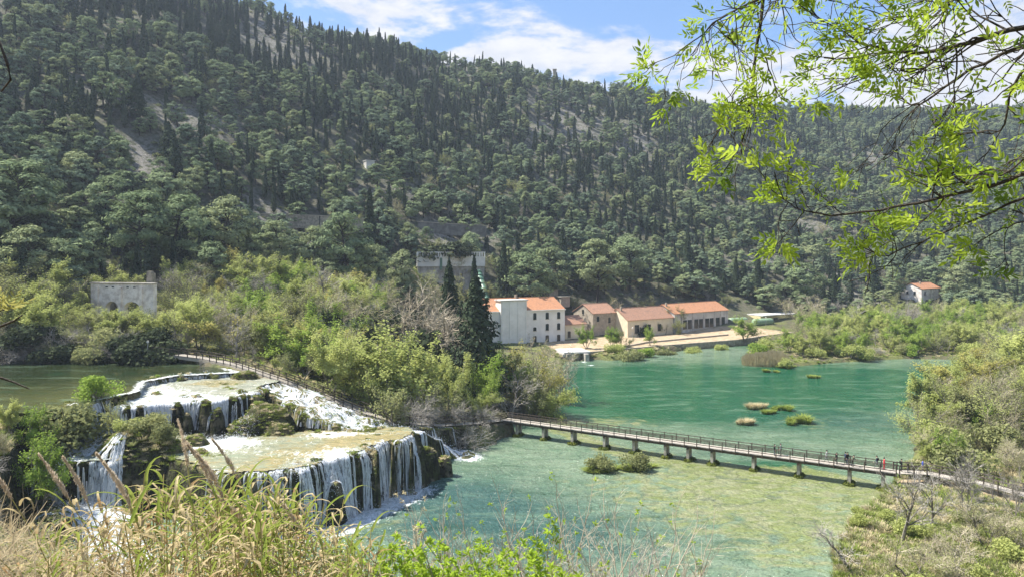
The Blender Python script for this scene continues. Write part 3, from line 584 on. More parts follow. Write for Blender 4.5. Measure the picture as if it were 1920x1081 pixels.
def p_bare(H_=9., stems=(1, 3), twig='twig', wide=1.0, levs=4, n=(5, 5, 4, 3), leaf=None, per=0, size=.09):
    def fn(k):
        tr, cr = MB(), MB(); tips = []; ns = rng.integers(*stems)
        o = dict(lev=1, seg=[6, 5, 4, 3, 3], wig=.17, up=[.05, .05, .04, .03, .0], k=[6, 5, 3, 3, 3], n=list(n) + [3], t0=[.28, .2, .15, .1, .1], ang=[44, 44, 46, 46, 46], rat=[.6, .58, .58, .58, .5], rmin=.0018 * H_ + .004)
        for s in range(ns):
            a = s * 2 * pi / ns + rng.random() * 2; lean = .14 if ns == 1 else .42 * wide; L = H_ * .55
            grow(tr, (.1 * cos(a), .1 * sin(a), -.4), (lean * cos(a), lean * sin(a), 1), L, .02 * H_ / ns ** .3, 0, o, tips)
        tips1 = [q for q, l in tips]; o2 = dict(o, lev=levs); tt = []
        for q in tips1:
            for j in range(n[1]):
                i = rng.integers(1, len(q)); ax = unit(q[i] - q[i - 1]); pr = unit(np.cross(ax, rng.normal(size=3))); an = R(rng.uniform(25, 60))
                grow(cr, q[i], ax * cos(an) + pr * sin(an), H_ * .19 * rng.uniform(.7, 1.2) * wide, .0034 * H_ + .006, 2, o2, tt, 0)
        mats = [M[twig]]
        if leaf: leaves_on(cr, tt, per, size, .12, np.array([0, 0, H_ * .5]), 1); mats.append(M[leaf])
        h = np.concatenate(cr.V)[:, 2].max()
        for q in (tr, cr): q.V = [v * (H_ / h) for v in q.V]
        return tr.mesh('trunk', M['bark']), cr.mesh('crown', mats), H_
    return fn
def p_bush(leafmat, n=2600, size=.11, H_=3., flat=1.0, twigs=True, lobes=7):
    def fn(k):
        tr, cr = MB(), MB(); L = []
        for s in range(lobes): a = rng.random() * 2 * pi; q = rng.random() ** .6 * 1.15; L.append((np.array([q * cos(a), q * sin(a), rng.uniform(.8, 1.75) - .4 * q]), rng.uniform(.65, 1.05)))
        for s in range(14): c, r = L[s % len(L)]; e = c + rng.normal(0, .3, 3); tr.tube([(rng.normal(0, .1), rng.normal(0, .1), -.3), e * [.4, .4, .5], e], [.05, .035, .012], 4, 0, rng.random(), cap=False)
        m = n // lobes
        for c, r in L:
            d = rng.normal(size=(m, 3)); d /= np.linalg.norm(d, axis=1)[:, None]; C = c + d * (r * rng.random((m, 1)) ** .38) * [1, 1, .85]; C = C[C[:, 2] > .02]; dd = C - c
            cr.cards(C, size * rng.uniform(.6, 1.3, len(C)), dd + rng.normal(0, .6, dd.shape), .6)
        h = np.concatenate(cr.V)[:, 2].max()
        for q in (tr, cr): q.V = [v * np.array([H_ / h, H_ / h, H_ / h * flat]) for v in q.V]
        return tr.mesh('trunk', M['bark']), cr.mesh('crown', M[leafmat]), H_ * flat
    return fn
def p_pine(mat='pine', H_=10., clumps=40, per=60, size=.30, vary=False):
    def fn(k):
        sh = rng.uniform(.62, 1.15) if vary else 1.0; cs = rng.uniform(.55, .95) if vary else 1.0; sq = rng.uniform(.8, 1.3) if vary else 1.0
        tr, cr = MB(), MB(); top = np.array([rng.normal(0, .8), rng.normal(0, .8), H_ * .82]); b = np.array([rng.normal(0, .6), rng.normal(0, .6), H_ * .4])
        tr.tube([(0, 0, -.8), b * [.5, .5, .5], b, (b + top) / 2, top], [.24, .2, .16, .11, .05], 6, 0, rng.random(), cap=False); rx = rng.uniform(2.9, 4.0) * sh; zc = H_ * rng.uniform(.52, .60)
        lob = rng.uniform(.75, 1.2, 7)
        for s in range(int(clumps / cs)):
            a = rng.random() * 2 * pi; e = rng.uniform(-.8, 1); rr = rx * math.sqrt(max(0, 1 - max(e, 0) ** 2)) * lob[int(a / 2 / pi * 7) % 7] * rng.uniform(.45, 1.0) * (1 if e > 0 else 1 + e * .5)
            c = np.array([rr * cos(a), rr * sin(a), zc + e * H_ * .40 * min(sq, 1.05)]) + [top[0] * .7, top[1] * .7, 0]; r = rng.uniform(.8, 1.4) * cs
            st = b + (top - b) * np.clip((c[2] - b[2]) / (top[2] - b[2]) - .25, 0, .9); tr.tube([st, (st + c) / 2 + [0, 0, -.15], c], [.07, .05, .02], 3, 0, rng.random(), cap=False)
            m = int(per * r); d = rng.normal(size=(m, 3)); d[:, 2] = np.abs(d[:, 2]) * .9 - .25; d /= np.linalg.norm(d, axis=1)[:, None]; C = c + d * (r * rng.uniform(.45, 1.05, (m, 1))) * [1, 1, .75]
            cc = C - np.array([0, 0, zc - 1.0]); cr.cards(C, size * rng.uniform(.6, 1.3, m), d * .7 + 1.0 * cc / np.linalg.norm(cc, axis=1)[:, None] + rng.normal(0, .38, d.shape), .5)
        return tr, cr, M[mat], H_
    return fn
def p_cyp(mat='cypress', H_=12., R_=1.15, n=1150, size=.34, cone=False):
    def fn(k):
        tr, cr = MB(), MB(); tr.tube([(0, 0, -.6), (0, 0, H_ * .5), (rng.normal(0, .1), 0, H_ * .92)], [.18, .12, .03], 5, 0, rng.random(), cap=False)
        R2 = R_ * rng.uniform(.8, 1.25); z = rng.random(n) ** (1.5 if cone else 1.0); a = rng.random(n) * 2 * pi; ph = rng.random(4) * 6
        pr = (np.minimum(1, z / .09) * (1 - z) ** .85 + .03) if cone else (np.minimum(1, z / .12) ** .6 * np.clip(1 - z, 0, 1) ** .55 * (1.05 - .25 * z))
        rg = 1 + .16 * np.sin(a * 3 + ph[0] + z * 9) + .13 * np.sin(z * 33 + ph[1] + 2 * a) + rng.normal(0, .10, n)
        if cone: rg += .22 * np.sin(z * 70 + a * 2 + ph[2])
        r = R2 * pr * rg * np.sqrt(rng.uniform(.35, 1, n)); C = np.stack([r * cos_(a), r * sin_(a), H_ * (.05 + .95 * z)], 1)
        N = np.stack([cos_(a), sin_(a), np.full(n, .25)], 1) + rng.normal(0, .45, (n, 3)); up = np.stack([.35 * cos_(a), .35 * sin_(a), np.ones(n) * (-.5 if cone else 1)], 1) + rng.normal(0, .3, (n, 3))
        cr.cards(C, size * rng.uniform(.6, 1.3, n), N, .45, up=up)
        return tr, cr, M[mat], H_
    return fn
cos_, sin_ = np.cos, np.sin
def single(res):   # one mesh with trunk and crown materials, for trees too far off to show parts
    tr, cr, m, h = res; o = MB()
    for q, mi in ((tr, 0), (cr, 1)):
        for f, _ in q.Fc: o.Fc.append((f + o.n, mi))
        o.V += q.V; o.A += q.A; o.n += q.n
    return o.mesh('pine_tree', [M['darkbark'], m]), h
def twopart(res): tr, cr, m, h = res; return tr.mesh('trunk', M['darkbark']), cr.mesh('crown', m), h
protos('spring', 5, p_broad('spring', per=17, size=.155))
protos('olive', 4, p_broad('olive', per=11, size=.135))
protos('bright', 3, p_broad('bright', per=11, size=.17))
protos('yellow', 2, p_broad('yellow', per=12, size=.145))
protos('sparse', 3, p_broad('spring', per=4, size=.11, stems=(3, 5)))
protos('grey', 4, p_bare(9, (1, 4), 'twig'))
protos('tan', 3, p_bare(9, (2, 4), 'tantwig', leaf='olive', per=2, size=.085))
protos('plane', 1, p_bare(24, (3, 4), 'tantwig', n=(6, 7, 4, 3)))
protos('bush', 4, p_bush('spring')); protos('olivebush', 4, p_bush('olive')); protos('brightbush', 3, p_bush('bright', size=.10)); protos('darkbush', 3, p_bush('dark', size=.14, n=3200))
protos('greybush', 4, p_bare(4, (5, 8), 'twig', wide=1.5, levs=4, n=(4, 4, 3, 2)))
protos('tanbush', 3, p_bare(4, (5, 8), 'tantwig', wide=1.5, levs=4, n=(4, 4, 3, 2), leaf='olive', per=2, size=.06))
protos('conifer', 2, lambda k: twopart(p_cyp('cypress', 20, 3.3, 5200, .36, True)(k)))
protos('nearpine', 4, lambda k: twopart(p_pine('pinelight' if k % 2 else 'pine', 11, 54, 95, .22)(k)))
protos('nearcypress', 3, lambda k: twopart(p_cyp('cypress', 13, 1.15, 2400, .26)(k)))
M['pinecool'] = m_leaf('cool_pine_needles', (.085, .128, .080), (.24, .295, .185), .2)
HILLP = [single(p_pine('pine', vary=True)(k)) for k in range(8)] + [single(p_pine('pinelight', vary=True)(k)) for k in range(3)] + [single(p_pine('pinecool', vary=True)(k)) for k in range(6)]
HILLC = [single(p_cyp()(k)) for k in range(6)] + [single(p_cyp('cypress', 11, 2.0, 1400, .36, True)(k)) for k in range(2)]

ROOTS = {}; NAMES = dict(spring='broadleaf_tree', olive='broadleaf_tree', bright='leafy_tree', yellow='broadleaf_tree', sparse='budding_tree', grey='bare_tree', tan='bare_tree', plane='plane_tree', bush='shrub', olivebush='shrub', brightbush='shrub', darkbush='evergreen_shrub', greybush='bare_shrub', tanbush='bare_shrub', conifer='conifer_tree', nearpine='pine_tree', nearcypress='cypress_tree')
CATS = dict(budding_tree='tree', leafy_tree='tree', plane_tree='tree', broadleaf_tree='tree', bare_tree='tree', conifer_tree='tree', pine_tree='pine', cypress_tree='cypress', shrub='shrub', evergreen_shrub='shrub', bare_shrub='shrub')
def plant(kind, x, y, h, wid=1.0, label=None, group=None, z=None, v=None, name=None):
    v = int(rng.integers(len(PROTO[kind]))) if v is None else v; tm, cm, h0 = PROTO[kind][v]
    key = (kind, v); nm = name or NAMES[kind]
    if key not in ROOTS:
        r = empty(nm); obj('trunk', tm, r)
        if cm: obj('crown', cm, r)
        ROOTS[key] = r
    else: r = copy_tree(ROOTS[key])
    r.name = nm; s = h / h0; r.location = (x, y, H1(x, y) if z is None else z); r.rotation_euler = (0, 0, rng.random() * 6.28); r.scale = (s * wid, s * wid, s)
    for k in ('group',):
        if k in r: del r[k]
    return tag(r, label, CATS[nm], group)
def at(kind, px, top, d, wid=1.0, label=None, group=None, v=None, hmin=1.0, h=None):
    x = X(px, d); g = H1(x, d); hh_ = max(hmin, Z(top, d) - g)
    return plant(kind, x, d, h or hh_, wid, label, group, g, v)

# ------------------------------------------------------------------ scatter (only for kind = stuff)
def scatter(name, meshes, pts, rotz, scl, label, kind='stuff', wid=None):
    c = bpy.data.collections.new(name + '_source')
    for k, m in enumerate(meshes): c.objects.link(bpy.data.objects.new('%s_source_%02d' % (name, k), m))
    m_ = bpy.data.meshes.new(name); m_.vertices.add(len(pts)); m_.vertices.foreach_set('co', np.asarray(pts, np.float32).ravel())
    n = len(pts); ro = np.zeros((n, 3), np.float32); ro[:, 2] = rotz; ro[:, :2] = rng.normal(0, .045, (n, 2)); sc = np.repeat(np.asarray(scl, np.float32)[:, None], 3, 1)
    if wid is not None: sc[:, :2] *= np.asarray(wid)[:, None]
    m_.attributes.new('rt', 'FLOAT_VECTOR', 'POINT').data.foreach_set('vector', ro.ravel()); m_.attributes.new('sc', 'FLOAT_VECTOR', 'POINT').data.foreach_set('vector', sc.ravel())
    m_.attributes.new('ix', 'INT', 'POINT').data.foreach_set('value', rng.integers(0, len(meshes), n).astype(np.int32))
    ng = bpy.data.node_groups.new(name, 'GeometryNodeTree'); ng.interface.new_socket('Geometry', in_out='INPUT', socket_type='NodeSocketGeometry'); ng.interface.new_socket('Geometry', in_out='OUTPUT', socket_type='NodeSocketGeometry')
    N = ng.nodes; gi = N.new('NodeGroupInput'); go = N.new('NodeGroupOutput'); ip = N.new('GeometryNodeInstanceOnPoints'); ci = N.new('GeometryNodeCollectionInfo')
    ci.inputs['Collection'].default_value = c; ci.inputs['Separate Children'].default_value = True; ci.inputs['Reset Children'].default_value = True; ip.inputs['Pick Instance'].default_value = True
    ng.links.new(gi.outputs[0], ip.inputs['Points']); ng.links.new(ci.outputs[0], ip.inputs['Instance']); ng.links.new(ip.outputs[0], go.inputs[0])
    for at_, ty, inp in (('rt', 'FLOAT_VECTOR', 'Rotation'), ('sc', 'FLOAT_VECTOR', 'Scale'), ('ix', 'INT', 'Instance Index')):
        q = N.new('GeometryNodeInputNamedAttribute'); q.data_type = ty; q.inputs[0].default_value = at_; ng.links.new(q.outputs[0], ip.inputs[inp])
    o = obj(name, m_); md = o.modifiers.new('scatter', 'NODES'); md.node_group = ng
    return tag(o, label, kind=kind)

# ------------------------------------------------------------------ the wooded hillside
def jitter_grid(x0, x1, y0, y1, s):
    a, b = np.meshgrid(np.arange(x0, x1, s), np.arange(y0, y1, s)); a = a + rng.uniform(-.5, .5, a.shape) * s; b = b + rng.uniform(-.5, .5, b.shape) * s
    return a.ravel(), b.ravel()
CLEAR = [(785, 910, 455, 560, 235, 290), (905, 1500, 540, 680, 225, 312), (160, 300, 500, 600, 140, 172), (1686, 1766, 515, 570, 285, 350), (480, 640, 385, 402, 230, 262), (640, 700, 395, 412, 230, 275), (785, 905, 405, 462, 262, 302), (670, 710, 285, 315, 300, 335)]
def clear_of(x, y, z, top):
    """true where a tree would stand in or hide one of the buildings"""
    px = HX + F * x / y; yt = HY - (top - CZ) * F / y; yb = HY - (z - CZ) * F / y; bad = np.zeros(x.shape, bool)
    for a, b, c, d_, n0, f0 in CLEAR: bad |= (px > a - 4) & (px < b + 4) & (y < f0) & (yb > c + 12) & (yt < d_ - 12)
    return ~bad
hx, hy = jitter_grid(-520, 720, 150, 860, 5.6)
u = HX + F * hx / hy; ft = np.interp(u, HU, FOOT); rid = np.interp(u, HU, [430, 425, 450, 490, 545, 575, 620, 720, 780, 780])
k = (u > -230) & (u < 2150) & (hy > ft + 2) & (hy < rid + 55); hx, hy, u, ft, rid = hx[k], hy[k], u[k], ft[k], rid[k]
hz_ = H(hx, hy); pv = HY - (hz_ - CZ) * F / hy
bare = sstep(fbm(hx / 42 + hy / 300, hy / 26, 61, 4), .60, .74)
for (pu, pw, ru, rv, dd) in [(1060, 235, 90, 60, 0), (520, 60, 75, 70, 0), (835, 115, 50, 30, 0), (250, 300, 60, 40, 0), (850, 445, 70, 22, 0), (1180, 270, 60, 40, 0)]: bare = np.maximum(bare, 1.3 * np.exp(-(((u - pu) / ru) ** 2 + ((pv - pw) / rv) ** 2)))
dens = 1.06 - .62 * np.clip(bare, 0, 1)
keep = rng.random(len(hx)) < np.where(hy > rid - 25, dens * .8, dens); hx, hy, u, hz_, pv, ft, rid = [q[keep] for q in (hx, hy, u, hz_, pv, ft, rid)]
cl = fbm(hx / 38, hy / 38, 77, 3); pc = .26 + .70 * sstep(cl, .44, .60); pc *= np.interp(pv, [60, 200, 330, 430, 520], [1.05, .95, .62, .5, .35]); pc *= np.interp(u, [0, 250, 450, 1300, 1700], [.8, .9, 1.1, 1.0, .8])
pc = np.where(hy > rid - 30, np.interp(u, [500, 700, 1100, 1300], [.52, .45, .2, .1]), pc)
r = rng.random(len(hx)); cyp = r < pc; other = (~cyp) & (rng.random(len(hx)) < np.interp(pv, [200, 400, 500], [.07, .12, .22]))
hh = np.where(cyp, rng.uniform(7.5, 16, len(hx)), rng.uniform(5, 12.5, len(hx))) * np.interp(u, [0, 400, 1400, 1900], [1.12, 1.0, .92, .95]) * np.where(hy > rid - 20, .9, 1)
ok = clear_of(hx, hy, hz_, hz_ + hh); hx, hy, u, hz_, pv, cyp, other, hh = [q[ok] for q in (hx, hy, u, hz_, pv, cyp, other, hh)]
print('hill trees', len(hx), cyp.sum(), other.sum())
LOW = {0: 'above the ruined wall', 1: 'above the boardwalk thicket', 2: 'around the powerhouse', 3: 'above the white mill', 4: 'behind the red roofed halls', 5: 'behind the island shrubs', 6: 'around the lone far house'}
def zone(px, py):
    c = int(np.searchsorted([330, 640, 920, 1150, 1450, 1690], px)); hgt = 'at the foot of the slope' if py > 420 else 'on the lower slope' if py > 330 else 'halfway up the slope' if py > 200 else 'high on the slope'
    return hgt + ' ' + LOW[c]
def hill_set(mask, meshes, name, stuffname, adj, cat, group, stufflabel, widths):
    idx = np.where(mask)[0]; ap = hh[idx] / hy[idx] * np.where((u[idx] > -40) & (u[idx] < 1960), 1, .2) * np.where(pv[idx] > -60, 1, .1); order = idx[np.argsort(-ap)]; ind, rest = order[:290], order[290:]
    for i in ind:
        m_, h0 = meshes[int(rng.integers(len(meshes)))]; s = hh[i] / h0; o = obj(name, m_, None, (hx[i], hy[i], hz_[i])); wd = rng.uniform(*widths); o.scale = (s * wd, s * wd * rng.uniform(.8, 1.2), s); o.rotation_euler = (rng.normal(0, .045), rng.normal(0, .045), rng.random() * 6.28)
        tall = 'tall' if hh[i] > (11.5 if cat == 'cypress' else 9.8) else 'short' if hh[i] < (9 if cat == 'cypress' else 7.8) else 'medium'; br = ('stout' if wd > 1.05 else 'slender') if cat == 'cypress' else ('broad' if wd > 1.12 else 'compact')
        tag(o, '%s %s %s %s' % (tall, br, adj, zone(u[i], pv[i] - hh[i] / 2 * F / hy[i])), cat, group)
    if len(rest): scatter(stuffname, [q[0] for q in meshes], np.stack([hx[rest], hy[rest], hz_[rest]], 1), rng.random(len(rest)) * 6.28, hh[rest] / np.mean([q[1] for q in meshes]), stufflabel, wid=rng.uniform(*widths, len(rest)))
for m_, _ in HILLC: m_.name = 'cypress_tree'
hill_set((~cyp) & (~other), HILLP, 'pine_tree', 'pine_forest', 'green pine', 'pine', 'pines on the wooded hillside', 'far pine wood covering the upper hillside to its crest', (.92, 1.3))
hill_set(cyp, HILLC, 'cypress_tree', 'cypress_forest', 'dark cypress', 'cypress', 'cypresses on the wooded hillside', 'far dark cypresses standing among the pines up the hillside', (.8, 1.3))
ot = np.where(other)[0]; ap = hh[ot] / hy[ot] * ((u[ot] > -30) & (u[ot] < 1950)); ot = ot[np.argsort(-ap)][:190]
for i in ot:
    kd = ['grey', 'grey', 'olive', 'tan', 'sparse'][int(rng.integers(5))]; d_ = dict(grey='leafless grey tree', olive='dull olive leafed tree', tan='tan budding tree', sparse='thin pale green tree')[kd]
    plant(kd, hx[i], hy[i], hh[i] * .72, rng.uniform(.9, 1.2), d_ + ' ' + zone(u[i], pv[i] - 15), 'leafless and budding trees on the hillside', hz_[i])
# low scrub between the trees
bx, by = jitter_grid(-480, 680, 165, 760, 5.2); u2 = HX + F * bx / by; k = (u2 > -200) & (u2 < 2120) & (by > np.interp(u2, HU, FOOT) + 2) & (rng.random(len(bx)) < .55); bx, by = bx[k], by[k]; bz = H(bx, by); k = clear_of(bx, by, bz, bz + 1.4); bx, by, bz = bx[k], by[k], bz[k]
SCR = []
for m_ in ('dark', 'olive', 'olive', 'pine'):
    c_ = MB(); d = rng.normal(size=(150, 3)); d[:, 2] = abs(d[:, 2]); d /= np.linalg.norm(d, axis=1)[:, None]; c_.cards(d * rng.uniform(.5, 1.05, (150, 1)) * [1.2, 1.2, .9], rng.uniform(.14, .3, 150), d + rng.normal(0, .5, d.shape), .6); SCR.append(c_.mesh('scrub', M[m_]))
scatter('undergrowth', SCR, np.stack([bx, by, bz], 1), rng.random(len(bx)) * 6.28, rng.uniform(.5, 1.5, len(bx)), 'low dark scrub between the trees of the hillside')
M['ruin'] = m_plain('pale_ruin_plaster', (.86, .80, .74), (.55, .49, .44), .92, .7, .4)
# ------------------------------------------------------------------ buildings
M['white'] = m_plain('white_plaster', (.80, .78, .73), (.68, .66, .61), .85, .35, .15)
M['concrete'] = m_plain('pale_concrete', (.56, .55, .52), (.40, .39, .37), .9, .5, .3)
M['stain'] = m_plain('stained_concrete', (.52, .48, .42), (.26, .24, .21), .92, .55, .4)
M['cream'] = m_plain('cream_plaster', (.72, .63, .46), (.60, .52, .38), .85, .4, .15)
M['yellowp'] = m_plain('yellow_plaster', (.66, .56, .32), (.52, .44, .25), .85, .4, .15)
M['frame'] = m_plain('dark_window_frame', (.05, .06, .055), (.035, .04, .04), .6)
M['timber'] = m_plain('weathered_timber', (.115, .092, .07), (.055, .045, .036), .85, 2.5, .4)
M['deck'] = m_plain('grey_deck_boards', (.44, .40, .34), (.30, .27, .23), .85, 3.0, .3)
M['stone'] = m_plain('rough_stone', (.36, .32, .25), (.19, .17, .135), .92, 1.2, .7)
M['greenm'] = m_plain('green_painted_steel', (.10, .20, .13), (.07, .15, .10), .45, .8, .05, .5)
M['tank'] = m_plain('pale_green_tank', (.26, .36, .22), (.20, .29, .18), .5, .6, .05, .5)
M['metal'] = m_plain('grey_metal', (.42, .42, .41), (.30, .30, .30), .5, 1.0)
M['kerb'] = m_plain('pale_kerb_stone', (.46, .40, .32), (.36, .32, .26), .9, 1.0, .3)
t = NT('window_glass'); M['glass'] = t.done(t.princ(Base_Color=(.02, .028, .03), Roughness=.12, IOR=1.5))
def m_tiles(name, c1, c2, c3):
    t = NT(name); p = t.pos(obj=True); w_ = t.n('ShaderNodeTexWave', {'Vector': p, 'Scale': 1.15, 'Distortion': .25, 'Detail': 1.0}, wave_type='BANDS', bands_direction='X')
    rows = t.n('ShaderNodeTexWave', {'Vector': p, 'Scale': .9, 'Distortion': .2}, wave_type='BANDS', bands_direction='Y')
    col = t.mix(t.step(t.noise(1.6, 5, .7, p), .32, .62), c1, c2); col = t.mix(t.step(t.noise(.7, 5, .75, p), .56, .68), col, c3)
    col = t.mix(t.math('MULTIPLY', rows.outputs['Fac'], .22), col, c3)
    return t.done(t.princ(Base_Color=col, Roughness=.85, Normal=t.bump(t.math('ADD', w_.outputs['Fac'], rows.outputs['Fac']), .8, .12)))
M['tiles'] = m_tiles('orange_roof_tiles', (.58, .28, .14), (.47, .21, .10), (.24, .15, .10))
M['oldtiles'] = m_tiles('weathered_roof_tiles', (.50, .26, .16), (.36, .20, .13), (.17, .12, .09))
t = NT('stone_wall'); p = t.pos(obj=True); vn = t.n('ShaderNodeTexVoronoi', {'Vector': p, 'Scale': 1.7, 'Randomness': .9}, feature='DISTANCE_TO_EDGE')
vc = t.n('ShaderNodeTexVoronoi', {'Vector': p, 'Scale': 1.7, 'Randomness': .9}); sc_ = t.mix(t.n('ShaderNodeSeparateColor', {0: vc.outputs['Color']}).outputs[0], (.40, .34, .26), (.27, .23, .18))
M['stonewall'] = t.done(t.princ(Base_Color=t.mix(t.step(vn.outputs['Distance'], .0, .08), (.30, .27, .22), sc_), Roughness=.92, Normal=t.bump(vn.outputs['Distance'], .5, .06)))

def wallbox(o_, L, W_, h, mat, name='wall', gable=0.0, holes=None):
    """four walls of a house in its own frame: x along the front, y backwards; gables rise to the ridge"""
    m_ = MB(); hz2 = -1.5
    pf = [(0, 0), (L, 0), (L, W_), (0, W_)]
    V = [(x, y, hz2) for x, y in pf] + [(x, y, h) for x, y in pf]; Fq = [[0, 1, 5, 4], [2, 3, 7, 6]]; m_.add(V, np.array(Fq + ([[1, 2, 6, 5], [3, 0, 4, 7]] if not gable else [[4, 5, 6, 7]])))
    if gable:
        for x, fl in ((0, 1), (L, 0)):
            v = [(x, 0, hz2), (x, W_, hz2), (x, W_, h), (x, W_ / 2, h + gable), (x, 0, h)]; m_.add(v, np.array([[4, 3, 2, 1, 0]] if fl else [[0, 1, 2, 3, 4]]))
    elif True: m_.add([(0, 0, h), (L, 0, h), (L, W_, h), (0, W_, h)], np.array([[0, 1, 2, 3]]))
    return obj(name, m_.mesh(name, mat), o_)
def gable_roof(o_, L, W_, h, rise, mat, over=.45, oe=.35, th=.16):
    m_ = MB(); s = rise / (W_ / 2)
    for y0, y1 in ((-over, W_ / 2), (W_ + over, W_ / 2)):
        z0 = h - over * s; z1 = h + rise; a = [(-oe, y0, z0 + .05), (L + oe, y0, z0 + .05), (L + oe, y1, z1 + .05), (-oe, y1, z1 + .05)]; b = [(x, y, z + th) for x, y, z in a]
        f = np.array([[0, 3, 2, 1], [4, 5, 6, 7], [0, 1, 5, 4], [1, 2, 6, 5], [2, 3, 7, 6], [3, 0, 4, 7]]); m_.add(a + b, f if y0 < y1 else f[:, ::-1])
    m_.tube([(-oe, W_ / 2, h + rise + .2), (L + oe, W_ / 2, h + rise + .2)], .16, 6)
    return obj('roof', m_.mesh('roof', mat), o_)
def window(o_, x, z, w_, h_, arch=True, side=None, y=0.0, mull=1, name='window', bars=0, lab=None):
    """window part: recess frame, with pane and sill as sub-parts; on the front (side None) or the left gable"""
    m_ = MB(); t_ = .09; fr = []
    for sx_ in (-1, 1): m_.box((sx_ * (w_ / 2 - t_ / 2), -.03, h_ / 2), (t_, .16, h_))
    m_.box((0, -.03, t_ / 2), (w_ - 2 * t_, .155, t_)); m_.box((0, -.03, h_ - t_ / 2), (w_ - 2 * t_, .155, t_))
    for k in range(mull): m_.box(((k + 1) * w_ / (mull + 1) - w_ / 2, -.03, h_ / 2), (.06, .12, h_ - 2 * t_))
    for k in range(bars): m_.box((0, -.03, (k + 1) * h_ / (bars + 1)), (w_ - 2 * t_, .11, .05))
    if arch:
        n = 9; an = np.linspace(0, pi, n); xs = -np.cos(an) * w_ / 2; zs = np.sin(an) * w_ * .22 + h_
        v = [(a, -.11, b) for a, b in zip(xs, zs)] + [(a, .04, b) for a, b in zip(xs, zs)]; m_.add(v, [np.arange(n)[None, ::-1], np.stack([np.arange(n - 1), np.arange(n - 1) + 1, np.arange(n - 1) + n + 1, np.arange(n - 1) + n], -1)])
    f = obj(name, m_.mesh(name, M['frame']), o_)
    if side == 'left': f.location = (-.004, x, z); f.rotation_euler = (0, 0, -pi / 2)
    else: f.location = (x, y - .004, z)
    obj('pane', MB().box((0, -.012, h_ / 2), (w_ - 2 * t_, .03, h_ - 2 * t_)).mesh('pane', M['glass']), f)
    obj('sill', MB().box((0, -.09, -.07), (w_ + .3, .2, .12)).mesh('sill', M['kerb']), f)
    if lab: f['label'] = lab
    return f
def frame_at(name, p, q, z):
    """Empty at p facing the lake, x axis towards q"""
    e = empty(name, (p[0], p[1], z), math.atan2(q[1] - p[1], q[0] - p[0])); return e, math.hypot(q[0] - p[0], q[1] - p[1])
# white mill with a flat topped tower bay
a24 = math.atan2(6.3, 13.86); ed = np.array([cos(a24), sin(a24)])
q1 = np.array([18.15, 251.3]); q0 = q1 - ed * 31.0
mill, L = frame_at('mill_building', q0, q1, 1.9)
hgt = 11.1; wallbox(mill, L, 17, hgt, M['white'], gable=3.6); gable_roof(mill, L, 17, hgt, 3.6, M['tiles'], .1, .15)
obj('cornice', MB().box((L / 2, -.22, hgt - .05), (L + .3, .5, .34)).mesh('cornice', M['white']), mill)
tw = MB(); tw.box((11.3, 1.2, 6.55), (9.4, 4.6, 16.1)); tower = obj('tower', tw.mesh('tower', M['white']), mill)
rb = MB()
for x in (7.0, 9.75, 12.75, 15.6): rb.box((x, -1.16, 6.6), (.26, .12, 15.8))
for z in (2.2, 6.2, 10.2): rb.box((11.3, -1.14, z), (8.6, .09, .24))
obj('rib', rb.mesh('rib', M['white']), tower); obj('flat_roof', MB().box((11.3, 1.2, 14.75), (10.2, 5.3, .3)).mesh('flat_roof', M['concrete']), tower)
for x in (19.5, 24.2, 28.6):
    window(mill, x, 8.0, 1.15, 2.0); window(mill, x, 4.2, 1.15, 1.0 if x < 20 else 2.0); window(mill, x, .3, 1.2, 2.0)
obj('chimney', MB().box((16.4, 8.5, hgt + 4.1), (.7, .7, 1.6)).mesh('chimney', M['stonewall']), mill)
tag(mill, 'white three storey mill with orange tiled roof and blank square tower bay', 'building')
# stone houses
def house(name, p, q, z, W_, h, rise, wm, rm, label, cat='house', wins=(), gw=(), chim=None):
    o_, L = frame_at(name, p, q, z); wallbox(o_, L, W_, h, wm, gable=rise); r_ = gable_roof(o_, L, W_, h, rise, rm)
    for wn in wins: window(o_, *wn)
    for wn in gw: window(o_, *wn, side='left')
    if chim: obj('chimney', MB().box((chim, W_ * .4, h + rise + .1), (.6, .6, 1.5)).mesh('chimney', M['stonewall']), r_)
    return tag(o_, label, cat)
d0 = 263.; house('stone_house', (X(1112, d0), d0), (X(1156, 268.5), 268.5), 2.2, 12, 8.3, 2.9, M['stonewall'], M['oldtiles'], 'rough stone house with weathered tile roof between the mill and cream hall', wins=((2.2, 5.3, 1.1, 1.7), (7.4, 4.6, 1.0, 1.8)), gw=((6.0, 7.6, 1.0, 1.6),))
house('stone_annex', (X(1060, 254.5), 254.5), (X(1098, 259.), 259.), 2.0, 9, 5.4, 2.4, M['cream'], M['oldtiles'], 'low cream annex with old tile roof against the white mill side', wins=((1.6, .8, 1.2, 2.0),))
p0, p1 = np.array([41.6, 263.]), np.array([60.6, 275.2])
house('cream_hall', p0, p1, 2.2, 12, 5.9, 3.7, M['cream'], M['oldtiles'], 'long cream hall with patched orange tile roof and a bright blank gable', 'building', wins=((4.4, .9, 2.1, 3.1, False, None, 0, 2, 'window', 2), (10.4, .9, 1.6, 3.0, False, None, 0, 1, 'window', 2), (15.5, 1.2, 1.6, 2.6, False, None, 0, 1, 'window', 2)), chim=1.0)
p2, p3 = np.array([61.2, 275.0]), np.array([86.6, 293.4]); Lh = np.linalg.norm(p3 - p2)
